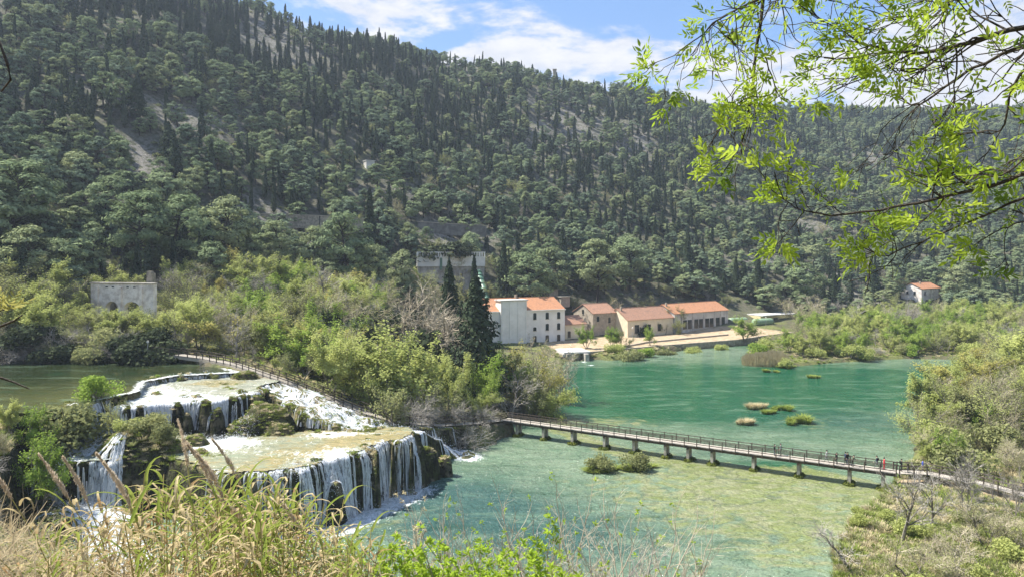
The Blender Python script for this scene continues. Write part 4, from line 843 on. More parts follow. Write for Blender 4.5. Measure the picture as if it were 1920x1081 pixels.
hall = house('window_hall', p2, p3, 2.2, 12.5, 7.2, 3.0, M['concrete'], M['tiles'], 'pale hall with bright orange roof and a row of tall dark windows', 'building',
    wins=[(x, 1.1, 2.25, 3.4, False, None, 0, 1, 'window', 2) for x in (5.6, 8.4, 12.2, 14.9, 18.6, 21.3, 25.0, )] + [(28.3, .25, 2.2, 4.3, False, None, 0, 1, 'door', 3)], gw=((6.2, 7.4, .9, 1.3),), chim=.8)
pl = MB()
for x in (.5, 4.0, 10.3, 16.75, 23.2, 26.8, Lh - .5): pl.box((x, -.12, 3.3), (.5, .26, 7.3))
pl.box((Lh / 2, -.09, 6.2), (Lh - .6, .2, .4)); obj('pilaster', pl.mesh('pilaster', M['concrete']), hall)
# flat roofed yellow hut, tanks
hut, L = frame_at('yellow_hut', (X(1446, 301), 301), (X(1490, 308), 308), 2.2); wallbox(hut, L, 7, 4.2, M['yellowp'])
obj('roof', MB().box((L / 2 - 2.5, 3.2, 4.45), (L + 7, 8.6, .4)).mesh('roof', M['concrete']), hut); window(hut, 2.6, 1.3, 2.4, 2.0, False, mull=2, bars=2); window(hut, 6.6, .1, 2.0, 2.7, False, name='door')
obj('side_wall', MB().box((-3.0, 3.5, 2.0), (6.0, 6.6, 4.4)).mesh('side_wall', M['yellowp']), hut); tag(hut, 'flat roofed pale yellow hut beyond the green tanks', 'hut')
def tank(px0, px1, d, lab):
    o_, L = frame_at('storage_tank', (X(px0, d), d), (X(px1, d + 4), d + 4), 2.0); r_ = 1.55; m_ = MB(); xs = np.array([-.35, -.25, 0, .5, L - .5, L, L + .25, L + .35]); m_.tube([(x, 0, 2.3) for x in xs], [.1, r_ * .7, r_ * .95, r_, r_, r_ * .95, r_ * .7, .1], 20)
    b_ = obj('shell', m_.mesh('shell', M['tank'], True), o_)
    for k in range(3): obj('band', MB().tube([((k + .6) * L / 3.2, 0, 2.3), ((k + .6) * L / 3.2 + .12, 0, 2.3)], r_ + .03, 20).mesh('band', M['greenm']), o_)
    for k in (.2, .8): obj('cradle', MB().box((L * k, 0, .6), (.5, 2.4, 1.7)).mesh('cradle', M['concrete']), o_)
    tag(o_, lab, 'tank', 'pale green tanks')
tank(1368, 1398, 297, 'pale green tank half hidden behind the quay tree'); tank(1414, 1446, 293, 'pale green cylindrical tank in front of the yellow hut')
# lone house on the far right
fh = house('farm_house', (X(1728, 331), 331), (X(1762, 342), 342), 10.4, 9, 5.4, 2.2, M['ruin'], M['tiles'], 'lone pale house with orange roof among trees far right', gw=((3.0, 2.7, .9, 1.3), (6.2, 2.7, .9, 1.3)), wins=((3.2, 2.4, 1.0, 1.5),), chim=6.5)
# powerhouse on the slope
dP = 273.; ph, L = frame_at('powerhouse', (X(783, dP), dP), (X(908, dP + 5), dP + 5), 17.5)
wallbox(ph, L, 9, 10.6, M['stain']); up = obj('upper_wall', MB().box((L / 2, 3.6, 11.2), (L + .5, 8.2, 3.2)).mesh('upper_wall', M['white']), ph)
par = MB().box((L / 2, -.55, 14.9), (L + .6, .3, .35)).box((L / 2, -.55, 13.0), (L + .6, .34, .5))
for k in range(27): par.box((k * (L + .1) / 26 - .05, -.55, 13.95), (.42 if k % 3 else .75, .24, 1.6))
obj('parapet', par.mesh('parapet', M['white']), ph)
kb = MB().box((L * .56, -.75, 13.9), (3.2, 1.0, 3.1)); obj('kiosk', kb.mesh('kiosk', M['white']), ph); window(ph, L * .57, 12.7, .9, 1.6, False, y=-1.26)
obj('gate_strip', MB().box((L * .345, -.62, 10.6), (.9, .2, 4.5)).mesh('gate_strip', M['greenm']), ph)
for k in (.55, .62, .68): obj('buttress', MB().box((L * k, -.5, 2.6), (.5, 1.0, 10.8)).mesh('buttress', M['stain']), ph)
tag(ph, 'white parapeted concrete powerhouse standing on stained walls up the slope', 'building')
# green penstock pipe running down to the mill
pn = empty('penstock_pipe', (X(898, 270), 270, 24.0)); base = np.array(pn.location)
cv_ = np.array([(X(896, 272), 272, 25.0), (X(900, 269), 269, 22.6), (X(907, 265), 265, 19.5), (X(912, 261.5), 261.5, 15.8), (X(916, 258.5), 258.5, 12.0)]) - base
obj('tube', MB().tube(cv_, 1.25, 20).mesh('tube', M['greenm'], True), pn)
for k in range(8):
    s_ = k / 8 * 4 + .2; i = int(s_); c_ = cv_[i] + (cv_[min(i + 1, 4)] - cv_[i]) * (s_ - i); dr = unit(cv_[min(i + 1, 4)] - cv_[i]); obj('rib', MB().tube([c_ - dr * .22, c_ + dr * .22], 1.5, 20).mesh('rib', M['greenm'], True), pn)
tag(pn, 'fat green ribbed pipe coming down to the mill roof', 'pipe')
# ruined arched wall on the left
dR_ = 163.; rw, L = frame_at('ruined_wall', (X(170, dR_), dR_), (X(287, dR_ - 3.5), dR_ - 3.5), Z(590, dR_)); hW = Z(531, dR_) - Z(590, dR_)
m_ = MB(); segs = [(0, 3.9, None), (3.9, 7.1, 1), (7.1, 8.6, None), (8.6, 12.6, 2), (12.6, L, None)]
for x0, x1, ar in segs:
    if ar is None: m_.box(((x0 + x1) / 2, .6, hW / 2 - 1), (x1 - x0, 1.2, hW + 2))
    else:
        n = 13; an = np.linspace(0, pi, n); xc = (x0 + x1) / 2; r_ = (x1 - x0) / 2; zs = 1.6 + np.sin(an) * 1.5; xs = xc - np.cos(an) * r_
        for y, fl in ((0, 0), (1.2, 1)):
            for k in range(n - 1): f = np.array([[0, 1, 2, 3]]); m_.add([(xs[k], y, zs[k]), (xs[k + 1], y, zs[k + 1]), (xs[k + 1], y, hW), (xs[k], y, hW)], f[:, ::-1] if fl else f)
        for k in range(n - 1): m_.add([(xs[k], 0, zs[k]), (xs[k], 1.2, zs[k]), (xs[k + 1], 1.2, zs[k + 1]), (xs[k + 1], 0, zs[k + 1])], np.array([[0, 1, 2, 3]]))
        m_.add([(x0, 0, hW), (x1, 0, hW), (x1, 1.2, hW), (x0, 1.2, hW)], np.array([[0, 1, 2, 3]]))
obj('wall', m_.mesh('wall', M['ruin']), rw)
obj('coping', MB().box((L / 2, .5, hW + .1), (L + .4, 1.5, .22)).mesh('coping', M['stain']), rw)
for x in (1.9, 7.9, 13.2): obj('buttress', MB().box((x, -.2, hW * .44), (.55, .5, hW * .9)).mesh('buttress', M['ruin']), rw)
for x in (4.2, 5.8, 9.6, 11.3): obj('opening_shade', MB().box((x, -.01, hW - .75), (.55, .1, .26)).mesh('opening_shade', M['frame']), rw)  # near-black solid boxes stand for the shade inside small openings
obj('side_wall', MB().box((.5, 4.2, hW / 2 - 1), (1.0, 6, hW + 1.6)).mesh('side_wall', M['stain']), rw)
obj('pier', MB().box((L - 2.6, 2.6, hW + .8), (1.3, 1.3, 3.0)).box((L - 2.7, 2.5, hW + 2.5), (.9, 1.0, .5)).mesh('pier', M['stone']), rw)
tag(rw, 'stained ruined wall with two low arches and a stone stub on top', 'wall')
# terrace walls on the hill
M['darkwall'] = m_plain('dark_wall', (.21, .20, .18), (.10, .095, .085), .92, .5, .4)
def retain(px0, px1, py0, py1, d, mat, lab, hgt=2.6):
    p, q = (X(px0, d), d), (X(px1, d + 4), d + 4); z = Z(py0, d); o_, L = frame_at('retaining_wall', p, q, z - hgt); m_ = MB(); z2 = Z(py1, d + 4) - z
    m_.bar((0, .5, hgt / 2 - 1), (L, .5, hgt / 2 - 1 + z2), 1.0, hgt + 2)
    obj('face', m_.mesh('face', mat), o_); obj('coping', MB().bar((0, .5, hgt + .15), (L + 1, .5, hgt + .15 + z2), 1.3, .2).mesh('coping', M['kerb']), o_); return tag(o_, lab, 'wall', 'terrace walls on the slope')
retain(486, 598, 401, 405, 258, M['stone'], 'long grassy topped stone terrace wall left of the powerhouse slope')
retain(600, 690, 405, 412, 262, M['stone'], 'short stone terrace wall continuing towards a tall cypress')
retain(783, 912, 416, 424, 299, M['darkwall'], 'high grey concrete retaining wall above the powerhouse', 2.6)
st = frame_at('stone_hut', (X(687, 331), 331), (X(703, 333), 333), Z(312, 331))[0]; wallbox(st, 3.9, 4, 2.6, M['concrete']); obj('roof', MB().box((1.95, 2, 2.75), (4.4, 4.6, .3)).mesh('roof', M['concrete']), st); tag(st, 'tiny pale hut high among the pines above the terrace walls', 'hut')
for i, (px, py, d, lab) in enumerate([(1030, 545, 282, 'small grey stone shed on the slope right of the powerhouse'), (1052, 560, 276, 'low dark roofed shed above the mill gable')]):
    s_ = frame_at('stone_shed', (X(px, d), d), (X(px + 18, d + 2), d + 2), Z(py + 8, d))[0]; wallbox(s_, 3.9, 4, 2.2, M['stonewall']); obj('roof', MB().box((1.95, 2, 2.35), (4.6, 4.7, .25)).mesh('roof', M['stone']), s_); tag(s_, lab, 'shed')
dT = 590; sc_z = float(H1(X(1040, dT), dT)); sk = empty('masonry_column', (X(1040, dT), dT, sc_z)); obj('shaft', MB().box((0, 0, 7), (2.6, 2.6, 16)).mesh('shaft', M['stonewall']), sk); obj('cap', MB().box((0, 0, 15.2), (3.2, 3.2, .7)).mesh('cap', M['stonewall']), sk); tag(sk, 'square masonry column standing on the skyline ridge', 'column')
# ------------------------------------------------------------------ quay, culvert, kerb, lamps
m_ = MB()
for a, b in zip(QUAY[:-1], QUAY[1:]): m_.bar((a[0], a[1], .55), (b[0], b[1], .55), .7, 3.2)
qw = obj('quay_wall', m_.mesh('quay_wall', M['stone'])); tag(qw, 'dark stained stone quay wall along the promenade water edge', 'wall')
kp = [P(1170, 650, 2.1), P(1212, 642, 2.1), P(1290, 634.5, 2.1), P(1365, 627.5, 2.1)]; m_ = MB()
for a, b in zip(kp[:-1], kp[1:]): m_.bar((a[0], a[1], 2.15), (b[0], b[1], 2.15), .5, .75)
tag(obj('low_wall', m_.mesh('low_wall', M['kerb'])), 'low pale kerb wall running along the middle of the promenade', 'wall')
cvt = empty('culvert', tuple(P(1075, 668, 1.0))); obj('slab', MB().box((0, 3.2, 1.35), (8.4, 9, .45), .25).mesh('slab', M['concrete']), cvt)
for sx_ in (-3.6, 3.2): obj('abutment', MB().box((sx_, .8, -.2), (1.2, 6.5, 2.6), .25).mesh('abutment', M['stain']), cvt)
obj('back_wall', MB().box((0, 3.2, -.1), (6, .4, 2.4), .25).mesh('back_wall', M['frame']), cvt); tag(cvt, 'concrete culvert slab where water gushes into the lake by the mill', 'culvert')
def lamp(px, py, d, lab):
    o_ = empty('street_lamp', (X(px, d), d, H1(X(px, d), d))); obj('pole', MB().tube([(0, 0, -.3), (0, 0, 2.6)], [.07, .05], 8).mesh('pole', M['metal']), o_); obj('lamp_head', MB().sphere((0, 0, 4.0), (.26, .26, .3), 12, 8).mesh('lamp_head', M['white'], True), o_); tag(o_, lab, 'street lamp', 'lamps along the promenade')
lamp(1186, 630, 257, 'white globe lamp in front of the cream hall gable'); lamp(1436, 612, 288, 'slim lamp beside the green tank')
# ------------------------------------------------------------------ footbridge
BA, BB = np.array([-1.3, 132.3, 2.6]), np.array([53.0, 100.75, 2.6]); bd = unit(BB - BA); bn = np.array([-bd[1], bd[0], 0]); LB = np.linalg.norm(BB - BA); HWD = 1.05
br = empty('footbridge', tuple(BA)); W = lambda s, o_, z: bd * s + bn * o_ + np.array([0, 0, z])
m_ = MB(); s = 0.0
while s < LB: m_.bar(W(s + .07, -HWD, 0 + rng.normal(0, .006)), W(s + .07, HWD, rng.normal(0, .006)), .135, .06, a=rng.random()); s += .15
obj('deck', m_.mesh('deck', M['deck']), br)
for o_ in (-.8, .8): obj('beam', MB().bar(W(0, o_, -.24), W(LB, o_, -.24), .22, .40).mesh('beam', M['timber']), br)
for o_ in (-HWD + .04, HWD - .04):
    sgn = 1 if o_ > 0 else -1
    for z, h_ in ((1.08, .10), (.72, .09), (.38, .09)): obj('rail', MB().bar(W(0, o_, z), W(LB, o_, z), .07, h_).mesh('rail', M['timber']), br)
    n = 33
    pm = MB().box((0, 0, .38), (.11, .11, 1.6)).mesh('railing_post', M['timber'])
    for k in range(n): obj('railing_post', pm, br, tuple(W(k * LB / (n - 1), o_ + sgn * .1, 0)))
mossy = []
for px in (972.5, 1022, 1076, 1136, 1191, 1250, 1292, 1337, 1414, 1498.5, 1593, 1656):
    t0 = (px - HX) / F; s = (t0 * BA[1] - BA[0]) / (bd[0] - t0 * bd[1]); 
    for tw_, o_ in enumerate((-.62, .62)):
        pr = obj('pier', MB().box((0, 0, -1.75), (.42, .42, 2.9)).mesh('pier', M['stain']), br, tuple(W(s, o_, 0))); pr.rotation_euler = (0, 0, math.atan2(bd[1], bd[0]))
        c_ = MB(); r0 = rng.uniform(.7, 1.15); d = rng.normal(size=(420, 3)); d[:, 2] = abs(d[:, 2]); d /= np.linalg.norm(d, axis=1)[:, None]; c_.cards(d * rng.uniform(.6, 1.1, (420, 1)) * [r0 * .9, r0 * .8, .62] + [0, 0, -2.7], .15, d + rng.normal(0, .6, d.shape), .5); c_.sphere((0, 0, -2.75), (r0 * .8, r0 * .7, .5), 10, 6, a=.1, jit=.06)
        ms = obj('moss_clump', c_.mesh('moss_clump', M['moss']), pr)
    obj('crossbeam', MB().bar(W(s, -1.0, -.56), W(s, 1.0, -.56), .3, .24).mesh('crossbeam', M['timber']), br)
tag(br, 'long wooden footbridge on mossy concrete piers crossing the lake', 'bridge')
def walkway(name, pts, lab, post_step=1.9, hw=.95, wall=0.0, skip=(), mat='deck', k0=0):
    o_ = empty(name, tuple(pts[0])); c0 = np.array(pts[0]); D = MB(); rails = {}; 
    L_ = np.concatenate([[0], np.cumsum(np.linalg.norm(np.diff(pts, axis=0), axis=1))]); tot = L_[-1]
    def ev(s): return np.array([np.interp(s, L_, pts[:, k]) for k in range(3)])
    s = 0.0; side = {-1: [], 1: []}
    while s < tot:
        p = ev(s); e = ev(min(s + .4, tot)) - ev(max(s - .4, 0)); e[2] = 0; e = unit(e); n_ = np.array([-e[1], e[0], 0]); D.bar(p - n_ * hw - c0, p + n_ * hw - c0 + [0, 0, .003], .2, .07, a=rng.random()); s += .22
    obj('deck', D.mesh('deck', M[mat]), o_)
    pm = MB().box((0, 0, .35), (.13, .13, 1.6)).mesh('railing_post', M['timber'])
    for sg in (-1, 1):
        s = 0.0; prev = None; tr = MB()
        while s <= tot:
            p = ev(s); e = ev(min(s + .4, tot)) - ev(max(s - .4, 0)); e[2] = 0; e = unit(e); n_ = np.array([-e[1], e[0], 0]); q = p + n_ * sg * hw - c0; obj('railing_post', pm, o_, tuple(q))
            if prev is not None:
                for z in (1.05, .6): tr.bar(prev + [0, 0, z], q + [0, 0, z], .08, .11)
            prev = q; s += post_step
        obj('rail', tr.mesh('rail', M['timber']), o_)
    if wall:
        w_ = MB()
        for a, b in zip(pts[:-1], pts[1:]): e = unit((b - a) * [1, 1, 0]); n_ = np.array([e[1], -e[0], 0]); w_.bar(a + n_ * (hw - .1) - c0 + [0, 0, -.1 - wall / 2], b + n_ * (hw - .1) - c0 + [0, 0, -.1 - wall / 2], .35, wall)
        obj('edge_wall', w_.mesh('edge_wall', M['kerb']), o_)
    return tag(o_, lab, 'walkway')
walkway('boardwalk', WALK[1:11], 'timber railed walkway curving behind the upper falls under trees', wall=.5)
walkway('boardwalk', WALK[10:], 'shaded timber walkway leading through bushes to the footbridge', 2.2)
walkway('boardwalk', PATHR[[0, 1, 2, 3, 4, 5]] + np.array([4.6, -2.6, 0]) * np.array([[1], [.25], [0], [0], [0], [0]]), 'timber railed causeway curving from the footbridge onto the right bank', 1.9)
# white post and timber steps on the boardwalk bank
sp = empty('white_post', tuple(P(277, 668, 13.6))); obj('pole', MB().tube([(0, 0, -1.2), (0, 0, 2.6)], [.09, .07], 8).mesh('pole', M['metal']), sp); obj('gauge_head', MB().box((0, 0, 2.75), (.34, .2, .4)).mesh('gauge_head', M['white']), sp); tag(sp, 'thin white gauge post at the river edge below the boardwalk', 'post')
# ------------------------------------------------------------------ trees and shrubs one can tell apart
GW = 'broadleaf trees in the wood beside the falls'
for a in [
    ('spring', 622, 612, 123, 1.0, 'full pale green tree above the timber steps beside the rapids'), ('spring', 706, 606, 129, 1.15, 'tallest broad spring green tree in the middle of the wood'),
    ('spring', 758, 628, 127, 1.0, 'round light green tree right of the tallest in the wood'), ('spring', 800, 650, 131, .95, 'pale green tree left of the big dark conifer'),
    ('olive', 662, 668, 121, .9, 'shaded dull green tree leaning over the walkway end'), ('olive', 566, 650, 126, 1.0, 'darker forked tree over the walkway railing'),
    ('yellow', 540, 588, 141, 1.1, 'yellow green tree crowning the thicket left of the wood'), ('yellow', 598, 606, 139, 1.0, 'second yellowish tree behind the tall wood'),
    ('spring', 846, 652, 139, 1.0, 'yellow tipped green tree against the dark conifer'), ('bright', 935, 640, 146, 1.0, 'fresh green tree in front of the white mill tower'),
    ('bright', 905, 672, 140, .8, 'glossy green tree right below the dark conifer'), ('yellow', 985, 636, 151, .9, 'lime tinted tree in front of the mill windows'), ('spring', 1012, 664, 150, .9, 'soft green tree at the wooded point by the lake'),
    ('olive', 1000, 700, 145, .9, 'dull bush tree where the wood meets the lake'), ('spring', 690, 690, 120, .9, 'low leafy tree over the end of the rapids'), ('olive', 745, 705, 119, .85, 'shadowed low tree above the white chute'),
    ('spring', 515, 668, 130, .95, 'small leafy tree at the walkway bend'), ('bright', 535, 690, 126, .7, 'bright sapling hanging over the walkway rail'), ('sparse', 780, 690, 122, .9, 'thin leafed tree among grey bushes'), ('sparse', 640, 600, 133, 1.0, 'tall thin tree with dark stems in the wood'),
    ('spring', 870, 690, 134, .9, 'young green tree below the yellow tipped one'), ('olive', 825, 700, 127, .9, 'grey green tree behind the waterside bushes')]: at(*a, group=GW)
for a in [
    ('grey', 480, 642, 134, 1.2, 'grey leafless tree left of the walkway bend'), ('grey', 452, 655, 137, 1.1, 'twiggy grey tree behind the upper falls'), ('grey', 545, 625, 137, 1.0, 'bare tree between the yellow green crowns'),
    ('greybush', 850, 742, 124, 1.2, 'large grey leafless bush at the waterside'), ('greybush', 905, 752, 128, 1.2, 'grey leafless bush overhanging the bridge end'), ('greybush', 808, 752, 120, 1.1, 'grey bush above the white chute'),
    ('greybush', 875, 782, 122, 1.2, 'low grey bush touching the lake'), ('tanbush', 935, 765, 132, 1.1, 'tan twiggy bush at the footbridge entrance'), ('grey', 955, 690, 139, 1.1, 'bare grey tree at the wooded point'), ('greybush', 768, 732, 118, 1.0, 'bare thorny bush behind the lower falls'),
    ('tan', 1036, 640, 161, 1.0, 'bare tan tree in front of the mill corner'), ('tan', 1005, 622, 170, .9, 'bare tan tree below the mill windows'), ('grey', 1050, 662, 158, .9, 'thin bare tree at the lake edge by the culvert'), ('tanbush', 740, 770, 116.5, .8, 'dry bush beside the chute'), ('tanbush', 1020, 722, 152, 1.1, 'tan bush on the wooded point shore'),
    ('greybush', 985, 735, 147, 1.1, 'grey bush leaning to the lake behind the bridge'), ('grey', 385, 545, 150, 1.0, 'thin grey tree right of the ruined wall grove'), ('tan', 700, 545, 165, 1.3, 'wide tan bare tree above the evergreen shrubs'), ('grey', 480, 492, 178, 1.3, 'grey rounded bare crown in the green thicket'), ('grey', 610, 488, 186, 1.4, 'broad grey leafless crown at the top of the thicket'),
    ('tan', 610, 520, 168, 1.2, 'tan bare crown in the middle of the thicket'), ('grey', 345, 600, 142, 1.0, 'grey tree behind the boardwalk rail'), ('grey', 420, 600, 141, 1.1, 'grey tree over the boardwalk bend')]: at(*a, group='leafless trees and bushes of the middle ground')
at('plane', 788, 490, 160, 1.0, 'huge bare pale limbed tree left of the dark conifers')
plant('conifer', X(893, 150), 150, Z(520, 150) - H1(X(893, 150), 150), 1.5, 'big dark conical conifer in front of the mill tower', 'dark conifers by the mill')
at('conifer', 842, 490, 172, .95, 'dark conifer behind the bare pale limbed tree', 'dark conifers by the mill'); at('conifer', 866, 565, 166, 1.1, 'shorter dark conifer filling the gap beside the big one', 'dark conifers by the mill')
at('nearcypress', 889, 480, 236, .85, 'slender dark spire in front of the powerhouse wall', 'dark conifers by the mill'); at('conifer', 842, 480, 240, .5, 'small spiky conifer in front of the powerhouse', 'dark conifers by the mill')
at('nearcypress', 944, 452, 262, 1.1, 'tall dark cypress right of the powerhouse', 'tall cypresses near the buildings'); at('nearcypress', 693, 355, 255, 1.4, 'tall dark cypress beside the terrace walls', 'tall cypresses near the buildings'); at('nearcypress', 1421, 470, 318, 1.0, 'ivy dark slim column tree behind the yellow hut', 'tall cypresses near the buildings'); at('nearcypress', 1312, 508, 318, 1.6, 'stout dark cypress above the window hall roof', 'tall cypresses near the buildings'); at('conifer', 1380, 480, 325, .9, 'dark fir on the slope behind the tanks', 'tall cypresses near the buildings'); at('conifer', 1640, 490, 335, 1.1, 'dark fir left of the lone far house', 'tall cypresses near the buildings'); at('conifer', 1565, 505, 330, 1.0, 'dark broad fir above the island shrubs', 'tall cypresses near the buildings'); at('conifer', 1290, 430, 335, .8, 'tall fir high behind the window hall', 'tall cypresses near the buildings'); at('nearcypress', 1240, 450, 330, 1.2, 'dark cypress behind the cream hall', 'tall cypresses near the buildings')
for i, (px, top, d, w_, l) in enumerate([(640, 580, 160, .8, 'round dark evergreen shrub in the thicket'), (700, 588, 158, .8, 'glossy dark evergreen shrub under the bare pale tree'), (745, 570, 172, .7, 'tall dark evergreen shrub behind the pale tree'), (824, 606, 158, .9, 'dark evergreen shrub at the conifer foot'), (780, 612, 160, .7, 'dark shrub between pale tree and conifer'), (672, 575, 168, .6, 'evergreen shrub against the spring thicket')]): at('darkbush', px, top, d, w_, l, 'dark evergreen shrubs in the wood')
for px, top, d, kd, w_, l in [(798, 500, 256, 'sparse', 1.3, 'pale budding tree in front of the powerhouse left end'), (830, 508, 252, 'olive', 1.2, 'olive tree under the powerhouse parapet'), (870, 520, 250, 'olive', 1.0, 'olive tree below the powerhouse wall'), (770, 498, 250, 'spring', 1.0, 'spring tree left of the powerhouse'), (812, 520, 240, 'tan', 1.3, 'tan tree below the powerhouse'), (925, 520, 266, 'olive', 1.0, 'olive tree right of the green pipe'), (958, 540, 266, 'darkbush', 1.2, 'dark shrub above the mill roof'), (1075, 548, 284, 'olive', 1.0, 'olive tree behind the stone house'), (1140, 552, 284, 'tan', 1.1, 'tan tree behind the stone house gable'), (1205, 548, 292, 'olive', 1.2, 'olive tree behind the cream hall roof'), (1330, 540, 312, 'grey', 1.2, 'grey tree behind the window hall'), (1360, 548, 310, 'olive', 1.2, 'olive shrub tree at the window hall end')]: at(kd, px, top, d, w_, l, 'trees close behind the buildings')
for px, top, d, kd, w_, l in [(800, 424, 288, 'nearpine', .9, 'pine in front of the left end of the grey retaining wall'), (842, 440, 284, 'olive', 1.1, 'olive tree between the retaining wall and the powerhouse'), (885, 436, 286, 'nearpine', .8, 'pine in front of the right end of the grey retaining wall'), (765, 418, 280, 'nearpine', .9, 'pine left of the grey retaining wall'), (865, 452, 282, 'tan', 1.2, 'tan shrub tree right behind the powerhouse parapet'), (820, 450, 282, 'darkbush', 1.6, 'dark shrub behind the powerhouse parapet')]: at(kd, px, top, d, w_, l, 'trees above the powerhouse')
NP = 'pines standing low on the left slope'
for px, top, d, w_, l in [(30, 300, 178, 1.25, 'broad pale pine at the left edge of the lower slope'), (-30, 330, 172, 1.3, 'wide pine cut by the left edge'), (200, 326, 205, 1.0, 'tall open pine above the ruined wall'), (262, 358, 190, 1.1, 'dark pine straight above the wall stub'), (335, 362, 200, 1.2, 'rounded pine right above the ruined wall'), (432, 370, 208, 1.1, 'round pine left of the terrace walls'), (60, 425, 165, 1.2, 'dark leaning pine above the left thicket'), (120, 445, 168, 1.0, 'shaded pine left of the ruined wall'), (395, 450, 190, 1.1, 'dark green pine at the edge of the green thicket'),
    (520, 415, 222, 1.1, 'pine below the long terrace wall'), (585, 425, 226, 1.1, 'second pine below the long terrace wall'), (645, 395, 232, 1.0, 'pine just under the short terrace wall'), (470, 440, 215, 1.1, 'spreading pine above the spring thicket'), (700, 460, 238, .9, 'young pine left of the powerhouse'), (755, 470, 246, .9, 'pine partly hiding the powerhouse side'), (990, 470, 268, 1.15, 'bushy pine above the mill roof'), (1035, 465, 285, 1.1, 'light pine on the slope over the stone house'), (1120, 450, 292, 1.1, 'pine above the stone house'), (1180, 445, 312, 1.2, 'flat topped pine on the grassy ledge'), (1500, 490, 322, 1.2, 'full round pine behind the yellow hut'), (1790, 500, 330, 1.2, 'pine right of the lone far house'), (1830, 480, 345, 1.2, 'wide pine at the right end of the valley'), (1672, 500, 352, 1.0, 'pine behind the lone far house')]: at('nearpine', px, top, d, w_, l, NP)
# green thicket between river and slope
th = 'trees of the green thicket behind the boardwalk'
def label_of(kd, u_, v_, near):
    a = dict(spring='spring green tree', olive='olive green tree', bright='fresh green tree', yellow='yellow green tree', grey='grey bare tree', tan='tan bare tree', sparse='thin leafed tree', bush='pale shrub', olivebush='olive shrub', brightbush='bright shrub', darkbush='dark shrub', greybush='grey twiggy shrub', tanbush='tan twiggy shrub')[kd]
    return a + ' ' + near
x, y = jitter_grid(-150, -12, 133, 212, 6.0)
for x_, y_ in zip(x, y):
    u_ = HX + F * x_ / y_; ftt = np.interp(u_, HU, FOOT)
    if not (-90 < u_ < 735) or y_ > ftt + 6 or sdf(LAKE, np.array([x_]), np.array([y_]))[0] < 3: continue
    if pathdist(WALK, np.array([x_]), np.array([y_]))[0][0] < 3.2 or sdf(RIVER, np.array([x_]), np.array([y_]))[0] < 2.0: continue
    g = H1(x_, y_)
    if 150 < u_ < 305 and y_ < 164: h = rng.uniform(3.5, 5.5)
    else: h = rng.uniform(7, 11.5)
    if 150 < u_ < 305 and HY - (g + h - CZ) * F / y_ < 570 and y_ < 166: continue
    if 300 < u_ < 720: kd = rng.choice(['spring', 'spring', 'spring', 'bright', 'olive', 'grey', 'tan', 'yellow', 'sparse'])
    elif u_ < 150: kd = rng.choice(['spring', 'olive', 'olive', 'sparse', 'spring', 'grey', 'sparse'])
    else: kd = rng.choice(['spring', 'sparse', 'olive', 'sparse', 'spring'])
    py_ = HY - (g + h * .6 - CZ) * F / y_
    nr = ('left of the ruined wall' if u_ < 160 else 'below the ruined wall' if u_ < 300 else 'right of the ruined wall' if u_ < 400 else 'in the thicket left of centre' if u_ < 500 else 'in the thicket under the terrace walls' if u_ < 620 else 'in the thicket left of the pale bare tree') + (' high up' if py_ < 525 else ' midway' if py_ < 580 else ' close to the boardwalk')
    plant(kd, x_, y_, h, rng.uniform(1.05, 1.4), label_of(kd, u_, py_, nr), th, g)
for px in range(150, 312, 15): at(str(rng.choice(['sparse', 'spring', 'olive', 'sparse'])), px + rng.normal(0, 3), 570 + abs(rng.normal(0, 7)), rng.uniform(147, 155), 1.35, 'low spreading tree in the row hiding the foot of the ruined wall', th)
# dark bank across the river
for k in range(46):
    px = -60 + k * 8 + rng.normal(0, 4); d = 136.5 + rng.uniform(0, 6); kd = rng.choice(['darkbush', 'olivebush', 'greybush', 'tanbush', 'darkbush']); plant(kd, X(px, d), d, rng.uniform(2.6, 5.4), 1.25, label_of(kd, px, 660, 'on the shaded bank across the river ' + ('far left' if px < 60 else 'near the white gauge post' if px > 200 else 'left of the boardwalk start')), 'shrubs on the shaded river bank')
# river island and far shore, right
x, y = jitter_grid(58, 235, 206, 300, 6.2); isl = 'shrubs and small trees on the river island'
for x_, y_ in zip(x, y):
    u_ = HX + F * x_ / y_; q = np.array([x_]), np.array([y_])
    if not (1400 < u_ < 2080) or sdf(LAKE, *q)[0] < .8: continue
    if (u_ < 1500 and y_ > 232) or (u_ < 1490 and y_ < 222): continue
    if y_ > 268 and u_ < 1580: continue
    shore = sdf(LAKE, *q)[0] < 7
    g = H1(x_, y_)
    if shore: kd = rng.choice(['olivebush', 'bush', 'tanbush', 'greybush', 'bush', 'brightbush']); h = rng.uniform(3, 5.2)
    else: kd = rng.choice(['spring', 'bright', 'spring', 'grey', 'spring', 'tan', 'bright', 'sparse']); h = rng.uniform(5.5, 9.5) * (1.15 if y_ > 250 else 1)
    py_ = HY - (g + h * .6 - CZ) * F / y_
    nr = ('along the island shore' if shore else 'in the middle of the island' if y_ < 250 else 'at the back of the island') + ' ' + ('near the brown reeds' if u_ < 1530 else 'below the dark firs' if u_ < 1660 else 'below the lone house' if u_ < 1790 else 'towards the right bank')
    plant(kd, x_, y_, h, rng.uniform(1.05, 1.35), label_of(kd, u_, py_, nr), isl, g)
at('tan', 1510, 545, 286, 1.4, 'wide tan budding tree behind the yellow hut'); at('grey', 1598, 550, 268, 1.2, 'fan shaped grey bare tree on the island'); at('grey', 1700, 556, 270, 1.2, 'grey bare tree below the lone house')
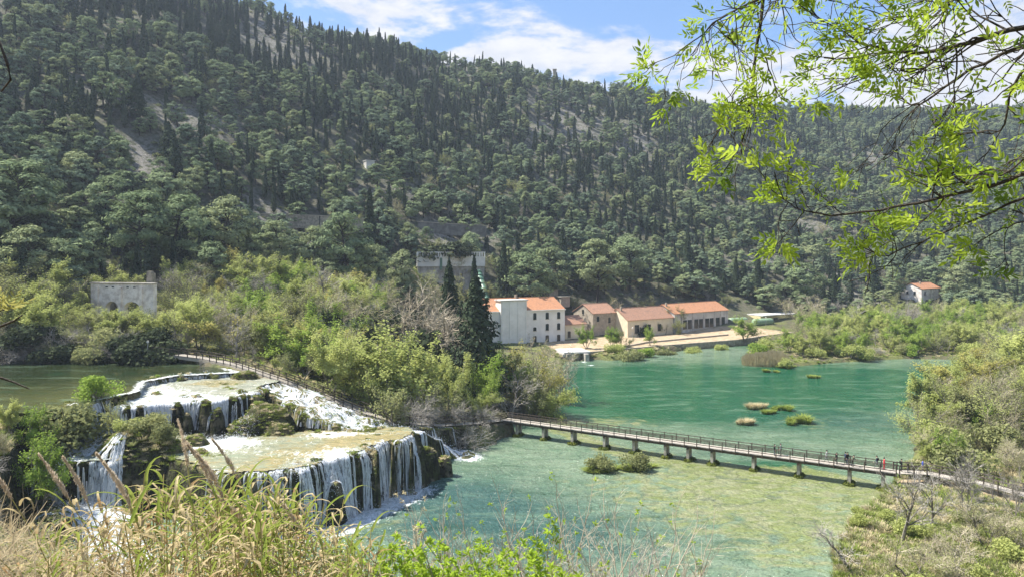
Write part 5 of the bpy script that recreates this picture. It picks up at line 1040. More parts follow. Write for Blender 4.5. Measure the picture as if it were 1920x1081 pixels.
# promenade trees
for a in [('bright', 1100, 604, 233, .9, 'leafy round tree on two stems at the promenade corner'), ('bright', 1147, 608, 235, .95, 'pale leaning tree beside the dark stemmed one'), ('olive', 1165, 610, 236, .8, 'dark ivy clad tree on the promenade'), ('bright', 1219, 608, 240, .8, 'slim young tree on the promenade middle'), ('bright', 1395, 588, 257, 1.25, 'broad spring tree leaning over the quay wall'), ('olive', 1272, 566, 277, .85, 'tall grey green tree in front of the window hall'), ('olive', 1247, 592, 273, 1.0, 'dark spreading tree against the cream hall'), ('darkbush', 1205, 604, 268, .7, 'dark shrub beside the cream hall door')]: at(*a, group='trees along the promenade')
for px, top, d, kd, l in [(1183, 652, 221, 'olivebush', 'low bush in the water below the quay'), (1208, 650, 228, 'brightbush', 'bright bush at the foot of the quay'), (1152, 642, 227, 'bush', 'pale bush on the stony shore'), (1250, 652, 233, 'olivebush', 'low bush along the quay foot'), (1298, 648, 239, 'bush', 'small bush hugging the quay wall'), (1345, 643, 246, 'bush', 'bush at the end of the quay')]: at(kd, px, top, d, 1.3, l, 'bushes along the quay', hmin=1.2)
# right bank
rb_ = 'trees on the right bank'
for a in [('bright', 1776, 796, 106, .9, 'bright yellow green tree with a black trunk beside the bridge'), ('spring', 1740, 812, 109, .8, 'low spring tree leaning to the water by the bridge'), ('bright', 1838, 748, 122, 1.0, 'fresh green rounded tree above the bridge end'), ('tan', 1800, 775, 118, 1.1, 'tan twiggy tree behind the bridge end'), ('tan', 1880, 760, 116, 1.2, 'tan bare tree near the right edge'),
    ('spring', 1892, 642, 160, 1.1, 'tall pale tree at the right edge of the lake'), ('sparse', 1905, 590, 185, 1.2, 'tall thin leafed tree at the far right edge'), ('spring', 1930, 600, 170, 1.2, 'pale tree cut by the right edge'), ('sparse', 1860, 690, 150, 1.1, 'thin leafed tree on the right shore'), ('yellow', 1835, 725, 141, 1.0, 'yellowish tree on the right shore'), ('sparse', 1915, 700, 132, 1.2, 'pale twiggy tree at the right edge above the causeway'), ('grey', 1720, 700, 150, .35, 'dead black snag on the right shore') if 0 else ('grey', 1818, 690, 160, .6, 'slim dead tree at the lake corner'),
    ('grey', 1690, 845, 80, .8, 'leafless leaning tree with forked trunk in front of the bridge'), ('grey', 1748, 852, 84, .75, 'slender bare tree with two stems before the bridge'), ('grey', 1812, 822, 87, .75, 'taller bare tree with green tufts below'), ('tan', 1850, 930, 78, 1.3, 'bare tree with outspread limbs in the dry grass'), ('grey', 1865, 868, 89, .6, 'thin bare tree by the causeway'), ('grey', 1903, 860, 86, .6, 'thin bare tree at the right edge below the causeway'), ('spring', 1822, 882, 92, .55, 'small leafy tree wrapped round a bare trunk'),
    ('grey', 1592, 972, 75, 1.4, 'low bare spreading tree at the lake edge bottom right'), ('tan', 1710, 985, 71, 1.4, 'grey twiggy tree in the lower right corner'), ('tan', 1800, 990, 70, 1.5, 'wide twiggy tree lower right'), ('tan', 1900, 960, 76, 1.2, 'tan twiggy tree at the lower right edge')]: at(*a, group=rb_)
x, y = jitter_grid(26, 150, 66, 205, 4.7)
for x_, y_ in zip(x, y):
    u_ = HX + F * x_ / y_; q = np.array([x_]), np.array([y_])
    if not (1500 < u_ < 2080) or sdf(LAKE, *q)[0] < 1.0 or pathdist(PATHR, *q)[0][0] < 2.4 or pathdist(PATHR + [4.6, -2.6, 0], *q)[0][0] < 2.2: continue
    if y_ < 100: kd = rng.choice(['olivebush', 'bush', 'bush', 'bush', 'sparse', 'sparse', 'tanbush']); h = rng.uniform(1.2, 3.0) if y_ < 82 else rng.uniform(.9, 1.7)
    elif y_ < 118: kd = rng.choice(['olivebush', 'tanbush', 'bush', 'sparse', 'tan']); h = rng.uniform(2.2, 5)
    else: kd = rng.choice(['spring', 'sparse', 'tan', 'olive', 'yellow', 'sparse', 'spring', 'tan']); h = rng.uniform(6, 10.5)
    if y_ < 100 and rng.random() < .45: continue
    nr = ('in the dry grass in front of the causeway' if y_ < 88 else 'between causeway and lake' if y_ < 100 else 'behind the bridge end' if y_ < 118 else 'on the right shore beyond the bridge' if y_ < 150 else 'at the lake corner on the right shore') + (' by the water' if sdf(LAKE, *q)[0] < 6 else ' inland')
    plant(kd, x_, y_, h, rng.uniform(1.0, 1.4), label_of(kd, u_, 0, nr), 'shrubs and trees of the right bank')
# left bank and the rock mound
lb = 'shrubs on the left bank by the falls'
for a in [('brightbush', 182, 700, 103, 1.25, 'bright lime shrub on the river edge above the side chute'), ('bright', 60, 752, 92, .9, 'yellow green shrub left of the side chute'), ('olivebush', 130, 752, 96, 1.2, 'grey green shrub beside the side chute'), ('spring', 20, 745, 90, 1.0, 'pale tree at the left edge by the river'), ('bright', 75, 800, 86, .8, 'lime sapling above the left hand falls'), ('tanbush', -5, 800, 84, 1.0, 'tan twiggy shrub at the left edge'), ('greybush', -40, 830, 78, 1.0, 'grey twiggy shrub cut by the left edge'), ('greybush', -20, 930, 68, .8, 'leafless grey thicket below the left bank'), ('brightbush', 296, 708, 121, .9, 'low green tuft beside the top step of the falls'), ('olivebush', 404, 700, 123.5, .9, 'mossy shrub on the rock above the shelf'), ('sparse', 236, 745, 103, .6, 'thin sapling between the side chute and the mound'), ('tanbush', 15, 960, 58, 1.5, 'dry tan thicket in the left corner'),
    ('olivebush', 275, 770, 96, 1.5, 'olive shrub on top of the grassy mound'), ('bush', 240, 782, 94.5, 1.2, 'pale shrub on the left of the grassy mound'), ('sparse', 215, 742, 97, .7, 'twiggy sapling on the grassy mound'), ('olivebush', 312, 790, 94, 1.1, 'grey green shrub on the right of the grassy mound'), ('grey', 377, 662, 127, .6, 'small pale bare sapling above the top step of the falls')]: at(*a, group=lb, hmin=.8)
# islets in the lake
def tussock(mat, n, r, h, bw=.035):
    m_ = MB(); a = rng.random(n) * 6.28; q = np.sqrt(rng.random(n)) * r; b = np.stack([q * np.cos(a), q * np.sin(a), np.zeros(n)], 1); d = np.stack([np.cos(a) * rng.uniform(.1, .7, n), np.sin(a) * rng.uniform(.1, .7, n), np.ones(n)], 1) + rng.normal(0, .15, (n, 3)); L = h * rng.uniform(.6, 1.15, n)[:, None]
    m1 = b + d * L * .55; tp = b + d * L + np.stack([np.cos(a), np.sin(a), -np.ones(n) * .7], 1) * L * .22; s_ = np.stack([-np.sin(a), np.cos(a), np.zeros(n)], 1) * bw
    V = np.stack([b - s_, b + s_, m1 + s_ * .8, m1 - s_ * .8, tp], 1).reshape(-1, 3); i = np.arange(n) * 5; m_.add(V, [np.stack([i, i + 1, i + 2, i + 3], -1), np.stack([i + 3, i + 2, i + 4], -1)], 0, np.repeat(rng.random(n), 5)); m_.sphere((0, 0, -.05), (r * .8, r * .8, .14), 14, 6, 1, .5, jit=.08); return m_
def islet(k):
    m_ = MB()
    for q in range(6):
        t_ = tussock('sedge', 190, rng.uniform(.25, .5), rng.uniform(.45, 1.05), .045); o = np.array([rng.normal(0, .62), rng.normal(0, .4), 0])
        for f, mi in t_.Fc: m_.Fc.append((f + m_.n, mi))
        m_.V += [v + o for v in t_.V]; m_.A += t_.A; m_.n += t_.n
    return m_
SED = [islet(k) for k in range(4)]; SEDM = [q.mesh('sedge_tussock', [M['sedge'], M['moss']]) for q in SED]; STRM = [q.mesh('sedge_tussock', [M['straw'], M['moss']]) for q in SED]
for px, py, s, mt, l in [(1496, 792, 1.75, 0, 'largest bright green sedge tuft in open water'), (1468, 768, 1.3, 0, 'green sedge tuft right of the tan one'), (1440, 775, 1.1, 0, 'small green sedge tuft between two others'), (1416, 766, 1.6, 1, 'tan sedge tuft in the middle of the lake'), (1394, 794, 1.5, 1, 'flat tan sedge tuft nearest the bridge'), (1523, 708, 1.1, 0, 'small green tuft off the island'), (1441, 697, 1.2, 0, 'green tuft in front of the brown reeds')]:
    c = P(px, py, 0); o = obj('sedge_tussock', (STRM if mt else SEDM)[int(rng.integers(4))], None, (c[0], c[1], .02)); o.scale = (s, s * .85, s * .85); o.rotation_euler = (0, 0, rng.normal(0, .3)); tag(o, l, 'sedge', 'sedge tufts in the lake')
for px, d, h, kd, l in [(1125, 109.5, 2.6, 'olivebush', 'mossy tufted islet bush left of its twin below the bridge'), (1192, 110.5, 2.7, 'olivebush', 'dense round islet bush right of its twin below the bridge'), (1473, 207, 2.8, 'bush', 'little green shrub standing in open water')]:
    plant(kd, X(px, d), d, h, 1.15, l, 'islet shrubs', .02); o = obj('sedge_tussock', SEDM[0], None, (X(px, d), d, .03)); o.scale = (1.9, 1.5, .6); tag(o, 'grassy skirt around the ' + l.split(' below')[0].split(' standing')[0], 'sedge', 'islet shrubs')
# brown reed bed at the island tip
n = 3600; c0 = P(1432, 668, 0); an_ = rng.random(n) * 6.28; rr_ = np.sqrt(rng.random(n)); xr = X(1436, 212) + np.cos(an_) * rr_ * 6.8; yr = 212 + np.sin(an_) * rr_ * 4.2; hr = (3.9 - 2.0 * rr_ ** 3) * rng.uniform(.6, 1.12, n) * (.8 + .4 * vnoise(xr / 2, yr / 2, 4)); m_ = MB(); b = np.stack([xr, yr, np.full(n, -.1)], 1); tp = b + np.stack([rng.normal(0, .3, n), rng.normal(0, .3, n), hr], 1); s_ = np.stack([np.full(n, .045), np.zeros(n), np.zeros(n)], 1)
i = np.arange(n) * 4; m_.add(np.stack([b - s_, b + s_, tp + s_ * 1.4, tp - s_], 1).reshape(-1, 3), np.stack([i, i + 1, i + 2, i + 3], -1), 0, np.repeat(rng.random(n), 4)); tag(obj('reeds', m_.mesh('reeds', M['straw'])), 'brown dry reed bed at the tip of the river island', kind='stuff')
# grass where ground shows
gx_, gy_ = [], []
for (x0, x1, y0, y1, s) in [(26, 90, 66, 112, .75), (-64, -34, 80, 100, .7), (-100, -58, 62, 100, 1.1), (60, 160, 205, 275, 2.2), (-100, -10, 128, 180, 2.0), (-40, 30, 22, 62, 1.0), (10, 75, 218, 245, 1.6)]:
    a, b = jitter_grid(x0, x1, y0, y1, s); gx_.append(a); gy_.append(b)
gx_, gy_ = np.concatenate(gx_), np.concatenate(gy_); gz_ = H(gx_, gy_); e_ = .4; sl2 = np.hypot(H(gx_ + e_, gy_) - gz_, H(gx_, gy_ + e_) - gz_) / e_
k = (gz_ > .1) & (sdf(RIVER, gx_, gy_) > .5) & (sl2 < 1.2) & (pathdist(PATHR, gx_, gy_)[0] > 1.6) & (pathdist(WALK, gx_, gy_)[0] > 1.6) & (sdf(POOL, gx_, gy_) > .8) & (sdf(SHELF, gx_, gy_) > .8) & (sdf(LEFTSH, gx_, gy_) > .6)
for q in (RAPID, RAPID2, CHAN, LOWST): k &= pathdist(q, gx_, gy_)[0] > 3.0
k &= ~((gx_ > 8) & (gy_ > 215) & (gy_ < 295) & (sdf(np.vstack([QUAY[:, :2], [[90, 292], [60, 280], [40, 266], [20, 253], [10, 248]]]), gx_, gy_) < .6))
gx_, gy_, gz_ = gx_[k], gy_[k], gz_[k]
GR = [tussock('sedge', 60, .5, .5).mesh('grass', [M[q], M['moss']]) for q in ('sedge', 'olive', 'straw', 'sedge', 'straw')]
scatter('grass', GR, np.stack([gx_, gy_, gz_ - .03], 1), rng.random(len(gx_)) * 6.28, rng.uniform(.6, 1.5, len(gx_)), 'mixed green and straw grass on the banks and mounds')

# moss and small plants on the tufa
ax_, ay_ = jitter_grid(-63, -9, 82, 127, .38); az_ = H(ax_, ay_); sl3 = np.hypot(H(ax_ + .3, ay_) - az_, H(ax_, ay_ + .3) - az_) / .3; on = np.zeros(ax_.shape, bool)
for cx, cy, rx, ry, zt, zb in DOMES: on |= (((ax_ - cx) / rx) ** 2 + ((ay_ - cy) / ry) ** 2 < 1.1) & (az_ > zb + .3)
for pth in (RAPID, RAPID2, CHAN): on |= (pathdist(pth, ax_, ay_)[0] > 2.2) & (pathdist(pth, ax_, ay_)[0] < 4.4)
on &= (az_ > .3) & (sl3 < 3.2) & (vnoise(ax_ / 1.1, ay_ / 1.1, 3) > .34)
MS = []
for q in ('moss', 'moss', 'sedge', 'straw'):
    c_ = MB(); n = 90; d = rng.normal(size=(n, 3)); d[:, 2] = abs(d[:, 2]) * .6; d /= np.linalg.norm(d, axis=1)[:, None]; c_.cards(d * rng.uniform(.2, 1, (n, 1)) * [.42, .42, .22], .075, d + rng.normal(0, .5, d.shape) + [0, 0, .6], .5); MS.append(c_.mesh('moss', M[q]))
scatter('moss', MS, np.stack([ax_[on], ay_[on], az_[on] - .04], 1), rng.random(on.sum()) * 6.28, rng.uniform(.5, 1.35, on.sum()), 'yellow green moss cushions on the tufa rocks of the falls')
# ------------------------------------------------------------------ people on the footbridge
SKIN = m_plain('skin', (.50, .33, .24), (.45, .29, .21), .6, 6); HAIR = m_plain('dark_hair', (.035, .025, .02), (.02, .015, .012), .6, 20); SHOE = m_plain('shoes', (.04, .04, .04), None, .6)
def person(s_, off, face, pose, jacket, trousers, lab, h=1.73, bag=None, cap=None):
    """one skinned body: pelvis root, legs, spine, head, arms with five fingers"""
    k = h / 1.73; step = dict(stand=.04, walk=.26, lean=.05)[pose]; lean = .16 if pose == 'lean' else .03
    V, E, Rr = [], [], []
    def v(p, r, par=None):
        V.append(tuple(np.array(p) * k)); Rr.append(r * k); i = len(V) - 1
        if par is not None: E.append((par, i))
        return i
    pel = v((0, 0, .95), .135)
    for sg in (-1, 1):
        f = step * sg
        hip = v((.09 * sg, 0, .88), .095, pel); kn = v((.10 * sg, f * .55 + .03, .49), .062, hip); an = v((.10 * sg, f - (.06 if f < 0 else 0), .09), .042, kn); v((.105 * sg, f + .14, .035), .036, an)
    w_ = v((0, lean * .3, 1.12), .125, pel); ch = v((0, lean, 1.34), .145, w_); nk = v((0, lean * 1.2, 1.47), .055, ch); hd = v((0, lean * 1.3 + .01, 1.60), .088, nk); v((0, lean * 1.3 + .015, 1.69), .07, hd)
    v((0, lean * 1.3 + .10, 1.59), .018, hd)
    for sg in (-1, 1):
        sh = v((.185 * sg, lean, 1.40), .062, ch); sw = -step * sg
        if pose == 'lean': el, wr = (.24 * sg, lean + .16, 1.17), (.22 * sg, lean + .34, 1.08)
        else: el, wr = (.235 * sg, lean + sw * .35 - .02, 1.13), (.24 * sg, lean + sw * .8 + .10, .90)
        e_ = v(el, .045, sh); r_ = v(wr, .030, e_); dv_ = unit(np.array(wr) - np.array(el)); pm = v(np.array(wr) + dv_ * .07, .034, r_)
        for q in range(4): b_ = v(np.array(wr) + dv_ * .12 + np.array([0, (q - 1.5) * .019, 0]), .009, pm); v(np.array(wr) + dv_ * (.165 + .012 * (q in (1, 2))) + np.array([-.012 * sg, (q - 1.5) * .019 + .006, 0]), .008, b_)
        t_ = v(np.array(wr) + dv_ * .06 + np.array([-.012 * sg, .034, 0]), .010, pm); v(np.array(wr) + dv_ * .095 + np.array([-.02 * sg, .045, 0]), .009, t_)
    me = bpy.data.meshes.new('person'); me.from_pydata(V, E, []); o = bpy.data.objects.new('person', me); COL.objects.link(o)
    md = o.modifiers.new('s', 'SKIN'); 
    for i, r in enumerate(Rr): me.skin_vertices[0].data[i].radius = (r, r); me.skin_vertices[0].data[i].use_root = (i == 0)
    o.modifiers.new('d', 'SUBSURF').levels = 1
    dg = bpy.context.evaluated_depsgraph_get(); m2 = bpy.data.meshes.new_from_object(o.evaluated_get(dg)); o.modifiers.clear(); o.data = m2; m2.name = 'person'
    m2.materials.clear()
    for m in (SKIN, jacket, trousers, SHOE): m2.materials.append(m)
    wz = V[-1][2]
    for p in m2.polygons:
        c = p.center / k; z = c.z; p.use_smooth = True; hand = abs(c.x) > .19 and ((pose == 'lean' and c.y > lean + .30) or (pose != 'lean' and z < .90 + .01)) and z > .6
        p.material_index = 0 if (z > 1.47 or hand) else 3 if z < .09 else 2 if (z < .93 and abs(c.x) < .2) else 1
    hr = MB().sphere((0, (lean * 1.3 - .012) * k, 1.655 * k), (.098 * k, .108 * k, .105 * k), 12, 8).mesh('hair', cap or HAIR, True); obj('hair', hr, o)
    fc = MB()
    for sg in (-1, 1): fc.sphere((.034 * sg * k, (lean * 1.3 + .088) * k, 1.615 * k), (.013 * k,) * 3, 6, 4)
    obj('eyes', fc.mesh('eyes', HAIR), o)
    if bag: obj('backpack', MB().sphere((0, (lean - .19) * k, 1.24 * k), (.15 * k, .10 * k, .23 * k), 10, 8).mesh('backpack', bag, True), o)
    p = BA + W(s_, off, .03); o.location = p; o.rotation_euler = (0, 0, face)
    return tag(o, lab, 'person', 'people on the footbridge')
def cl(n, c): return m_plain(n, c, None, .8, 8)
BLK, GRY, NAVY, OLV, RED, BLU, LGT, TAN_, JEAN = cl('black_cloth', (.022, .022, .024)), cl('grey_cloth', (.20, .21, .22)), cl('navy_cloth', (.03, .045, .08)), cl('olive_cloth', (.10, .095, .06)), cl('red_cloth', (.62, .05, .07)), cl('blue_cloth', (.05, .10, .50)), cl('light_cloth', (.46, .46, .46)), cl('tan_cloth', (.42, .36, .16)), cl('denim', (.06, .085, .13))
bdir = math.atan2(bd[1], bd[0]) - pi / 2
def s_of(px): t0 = (px - HX) / F; return (t0 * BA[1] - BA[0]) / (bd[0] - t0 * bd[1])
for px, off, fc, ps, j, t_, lab, h, bg_ in [
    (1452.7, -.25, bdir, 'stand', BLK, JEAN, 'person in black standing first on the left of the bridge', 1.72, None), (1463, .55, bdir + pi, 'stand', GRY, BLK, 'slim person in grey by the far rail', 1.74, None), (1549.5, .1, bdir, 'walk', LGT, GRY, 'person in a light grey jacket striding along the bridge', 1.76, None), (1570, -.35, bdir + pi, 'stand', BLK, BLK, 'person all in black by the near rail', 1.68, None),
    (1584.5, .45, bdir + .8, 'stand', NAVY, BLK, 'person in dark navy beside a companion', 1.74, None), (1589, .15, bdir - 1, 'stand', BLK, JEAN, 'person in black and jeans next to the navy jacket', 1.80, BLK), (1599, -.5, bdir + .5, 'lean', OLV, BLK, 'person in olive leaning at the near rail', 1.66, None), (1644, .5, bdir + pi, 'walk', NAVY, GRY, 'person with dark backpack walking left of the red jacket', 1.76, BLK),
    (1657.5, .2, bdir + .3, 'stand', RED, RED, 'person in a bright red jacket', 1.70, None), (1688.6, .0, bdir, 'stand', BLK, BLK, 'person in a black coat right of the red jacket', 1.75, BLK), (1698, -.4, bdir - .6, 'stand', OLV, NAVY, 'small person beside the black coat', 1.52, None), (1729.7, .15, bdir + .2, 'walk', BLU, TAN_, 'person in a blue jacket and tan trousers on the right', 1.74, None)]:
    o = person(min(s_of(px), LB - .3), off, fc, ps, j, t_, lab, h, bg_)
    if px > 1680:
        tt = np.linspace(0, 1, 400); cw_ = np.vstack([PATHR[0] + [4.6, -2.6, 0], PATHR[1] + [1.15, -.65, 0], PATHR[2]]); L2 = np.concatenate([[0], np.cumsum(np.linalg.norm(np.diff(cw_, axis=0), axis=1))]); qq = np.stack([np.interp(tt * L2[-1], L2, cw_[:, c]) for c in range(3)], 1); i = np.argmin(abs(HX + F * qq[:, 0] / qq[:, 1] - px)); o.location = qq[i] + np.array([.1, off, .05])
# ------------------------------------------------------------------ giant reeds in the foreground
M['reedgreen'] = m_leaf('green_reed_blades', (.15, .21, .035), (.30, .34, .08), .4); M['reedtan'] = m_leaf('dry_reed_blades', (.36, .29, .15), (.60, .50, .30), .35, (.33, .22, .11), 2.0); M['cane'] = m_leaf('reed_canes', (.30, .28, .09), (.46, .38, .17), .05); M['plume'] = m_leaf('reed_plumes', (.58, .47, .34), (.80, .69, .53), .55)
def blade(m_, p, az, L, w_, up, droop, a, mi=0, curl=0.0):
    n = 7; t = np.linspace(0, 1, n); th = up - droop * t ** 1.5; h = np.cumsum(np.cos(th)) * L / n; z = np.cumsum(np.sin(th)) * L / n; azz = az + curl * t; ax = np.stack([np.cos(azz), np.sin(azz)], 1)
    c = np.concatenate([np.array(p)[None, :2] + ax * h[:, None], (p[2] + z)[:, None]], 1); s_ = np.stack([-np.sin(azz), np.cos(azz), np.zeros(n)], 1); wd = (w_ * np.clip(1.15 - t, .02, 1) ** .8 * np.minimum(1, t * 4 + .5))[:, None]; nz = np.array([0, 0, 1.]) * wd * .35
    V = np.stack([c - s_ * wd + nz, c, c + s_ * wd + nz], 1).reshape(-1, 3); i = np.arange(n - 1) * 3; m_.add(V, np.concatenate([np.stack([i, i + 1, i + 4, i + 3], -1), np.stack([i + 1, i + 2, i + 5, i + 4], -1)]), mi, a)
def reed(k, plume, dry):
    H_ = 3.4; st, bl, pm = MB(), MB(), None; lean = rng.normal(0, .06, 2); t = np.linspace(0, 1, 8); bend = rng.normal(0, .22, 2); pb = rng.uniform(.3, .65) if plume else 0
    path = np.stack([lean[0] * t * H_ + bend[0] * t ** 2 - pb * t ** 3, lean[1] * t * H_ + bend[1] * t ** 2, t * H_ - .3], 1); st.tube(path, np.linspace(.014, .006, 8), 5, 0, rng.random(), cap=False)
    n = 26; az0 = rng.random() * 6
    for j in range(n):
        s_ = .25 + .73 * j / n; q = np.array([np.interp(s_, t, path[:, c]) for c in range(3)]); d = rng.random() < dry * (1.15 - .35 * s_)
        blade(bl, q, az0 + j * pi + rng.normal(0, .5), rng.uniform(.42, .78), rng.uniform(.014, .027), R(rng.uniform(35, 75)), R(rng.uniform(90, 200) if d else rng.uniform(30, 100)), rng.random(), 1 if d else 0, rng.normal(0, 1.2 if d else .3))
    r = dict(stem=st.mesh('stem', M['cane']), leaves=bl.mesh('leaves', [M['reedgreen'], M['reedtan']]))
    if plume:
        p_ = MB(); m = 420; tt = rng.random(m); ph = rng.random(m) * 6.28; td = unit(path[-1] - path[-2]); b = path[-1] + td * (tt * .66)[:, None] + np.stack([-.10 * tt ** 2, 0 * tt, -.04 * tt ** 2], 1); wd = .026 * np.sin(np.clip(tt * 1.05 + .12, 0, 1) * pi) + .006; C = b + np.stack([wd * np.cos(ph), wd * np.sin(ph), np.zeros(m)], 1) * rng.uniform(.3, 1.1, (m, 1)); N = np.stack([np.cos(ph), np.sin(ph), np.full(m, .2)], 1) + rng.normal(0, .4, (m, 3))
        p_.cards(C, .030, N, .22, up=np.stack([.5 * np.cos(ph), .5 * np.sin(ph), np.ones(m)], 1)); r['plume'] = p_.mesh('plume', M['plume'])
    return r
RD = [reed(k, k >= 8, .88 if k % 2 else .62) for k in range(10)]; RR = {}
def put_reed(v, x, y, ztop, lab, grp):
    if v not in RR:
        r = empty('giant_reed')
        for nm, me_ in RD[v].items(): obj(nm, me_, r)
        RR[v] = r
    else: r = copy_tree(RR[v])
    g = H1(x, y); s = float(np.clip((ztop - g) / (3.75 if v >= 8 else 3.15), .55, 1.6)); r.location = (x, y, ztop - s * (3.75 if v >= 8 else 3.15)); r.scale = (s * 1.0, s * 1.0, s); r.rotation_euler = (rng.normal(0, .05) * (1.2 if v >= 8 else 1), rng.normal(-.03, .06) * (1.2 if v >= 8 else 1), rng.normal(0, .45) if v >= 8 else rng.random() * 6.28)
    if v >= 8: r.location.x += .47 * s
    tag(r, lab, 'reed', grp)
for px, py, d, l in [(92, 822, 9.5, 'leftmost tall plumed reed'), (112, 870, 9, 'short plumed reed beside the leftmost one'), (243, 838, 9, 'plumed reed left of the rock mound'), (282, 800, 10.5, 'tallest plumed reed in front of the mound'), (225, 815, 10, 'slim plumed reed before the mound'), (268, 852, 8.6, 'dark plumed reed against the mossy slab'), (420, 822, 10, 'plumed reed rising over the foaming pool'), (462, 800, 11, 'slender plumed reed right of the mossy hump'), (440, 838, 9.5, 'leaning plumed reed over the pool'), (540, 835, 10.5, 'thin plumed reed before the lower falls'), (500, 805, 11.2, 'thin plumed reed over the pool centre'), (155, 858, 8.5, 'plumed reed above the white stream'), (618, 880, 10, 'plumed reed in front of the white curtain')]:
    put_reed(8 + int(rng.integers(2)), X(px, d), d, Z(py, d), l, 'plumed giant reeds')
env_x = [0, 60, 120, 200, 240, 300, 360, 420, 520, 600, 660, 700]; env_y = [1010, 980, 930, 925, 890, 890, 905, 900, 885, 935, 985, 1040]
for k in range(150):
    px = 70 + 600 * rng.random() ** .9; d = rng.uniform(7.2, 13.5); top = np.interp(px, env_x, env_y) + abs(rng.normal(0, 55)) + (20 if d < 8.5 else 0) + (40 if px < 200 else 0)
    place = 'below the left hand falls' if px < 230 else 'below the rock mound' if px < 380 else 'below the foaming pool' if px < 520 else 'in front of the white curtain'
    v = int(rng.integers(8)); put_reed(v, X(px, d), d, Z(top, d), ('tall ' if top < 950 else 'low ') + ('dry tan' if v % 2 else 'green and tan') + ' giant reed ' + place, 'giant reeds on the near bank')
# dry undergrowth at the left bottom, fresh shrubs and bare twigs at the bottom middle
m_ = MB(); n = 6500; px = rng.uniform(-120, 330, n); d = rng.uniform(7, 17, n); x = (px - HX) / F * d; g = H(x, d); top = np.interp(px, [-100, 0, 120, 250, 330], [955, 975, 1030, 1065, 1095]); hb = CZ - (top - HY) * d / F; zb = g + (np.maximum(hb, g + .4) - g) * rng.random(n) ** .7
az = rng.random(n) * 6.28; L = rng.uniform(.15, .5, n); e_ = np.stack([np.cos(az) * L, np.sin(az) * L, rng.normal(.1, .2, n)], 1); c = np.stack([x, d, zb], 1); s_ = np.stack([-np.sin(az), np.cos(az), np.zeros(n)], 1) * rng.uniform(.003, .008, n)[:, None]; i = np.arange(n) * 4
m_.add(np.stack([c - s_, c + s_, c + e_ + s_ * .3, c + e_ - s_ * .3], 1).reshape(-1, 3), np.stack([i, i + 1, i + 2, i + 3], -1), 0, np.repeat(rng.random(n), 4)); M['stalks'] = m_leaf('dry_stalks', (.30, .24, .14), (.52, .43, .28), .3); tag(obj('dry_grass', m_.mesh('dry_grass', M['stalks'])), 'tangled dry straw and stems at the left bottom of the bank', kind='stuff')
def near_shrub(px, top, d, wid, leaf, per, size, lab, twig='tantwig', seed=0, H0=3.0, stems=6):
    tr, cr = MB(), MB(); tips = []; x = X(px, d); g = H1(x, d); H_ = max(Z(top, d) - g, 1.0)
    o = dict(lev=3, seg=[7, 5, 4, 3], wig=.12, up=[.05, .05, .04, .02], k=[6, 5, 4, 3], n=[6, 5, 3, 3], t0=[.35, .25, .2, .1], ang=[34, 38, 40, 40], rat=[.5, .5, .5, .5], rmin=.0045)
    for s in range(stems):
        a = s * 2 * pi / stems + rng.random(); l_ = .42 * wid; grow(tr, (.1 * cos(a), .1 * sin(a), -.3), (l_ * cos(a), l_ * sin(a), 1), H_ * .62, .034, 0, o, tips)
    if leaf:
        C, N, U_ = [], [], []
        for pts, _ in tips:
            if rng.random() > per: continue
            e = pts[-1]; ax = unit(pts[-1] - pts[-2])
            for q in range(9): dd = unit(ax * .5 + rng.normal(0, .8, 3) + [0, 0, .25]); C.append(e + dd * size * .9 - ax * rng.random() * size * 1.5); U_.append(dd); N.append(np.cross(dd, rng.normal(size=3)) + [0, 0, .8])
        if C: cr.cards(np.array(C), size, np.array(N), .34, up=np.array(U_))
    h = np.concatenate(tr.V)[:, 2].max(); sc_ = H_ / h
    for q in (tr, cr): q.V = [v_ * sc_ for v_ in q.V]
    r = empty('shrub', (x, d, g)); obj('trunk', tr.mesh('trunk', M[twig]), r)
    if leaf and cr.n: obj('crown', cr.mesh('crown', M[leaf]), r)
    return tag(r, lab, 'shrub')
M['lime'] = m_leaf('lime_leaves', (.26, .40, .03), (.42, .54, .07), .5)
for a in [(790, 1020, 13, 1.0, 'lime', .9, .060, 'lime green leafy shrub at the bottom below the falls'), (915, 1000, 13.5, 1.0, 'lime', .95, .062, 'brightest lime shrub at the bottom centre'), (690, 1030, 12, .9, 'lime', .8, .055, 'lime shrub beside the last reeds'), (600, 1010, 14, .9, 'sedge', .6, .05, 'pale green shrub behind the reeds')]: near_shrub(*a)
for a in [(1010, 905, 17, 1.15, 'lime', .10, .05, 'tall bare twiggy shrub with few lime buds at the bottom centre'), (1110, 880, 18, 1.1, 'lime', .10, .05, 'bare twiggy shrub in front of the islet bushes'), (1200, 925, 17, 1.2, 'lime', .03, .045, 'bare grey shrub spreading over the water'), (890, 905, 20, .9, 'lime', .16, .05, 'thin twiggy sapling before the dark water'), (730, 930, 16, .55, 'straw', .5, .045, 'rusty dry weed stalk in front of the falls foam'), (1060, 950, 15, 1.3, None, 0, 0, 'dense grey twig thicket at the bottom centre'), (1000, 985, 14, 1.2, None, 0, 0, 'low grey twig thicket beside the lime shrub')]: near_shrub(*a, twig='twig' if a[4] is None else 'tantwig')
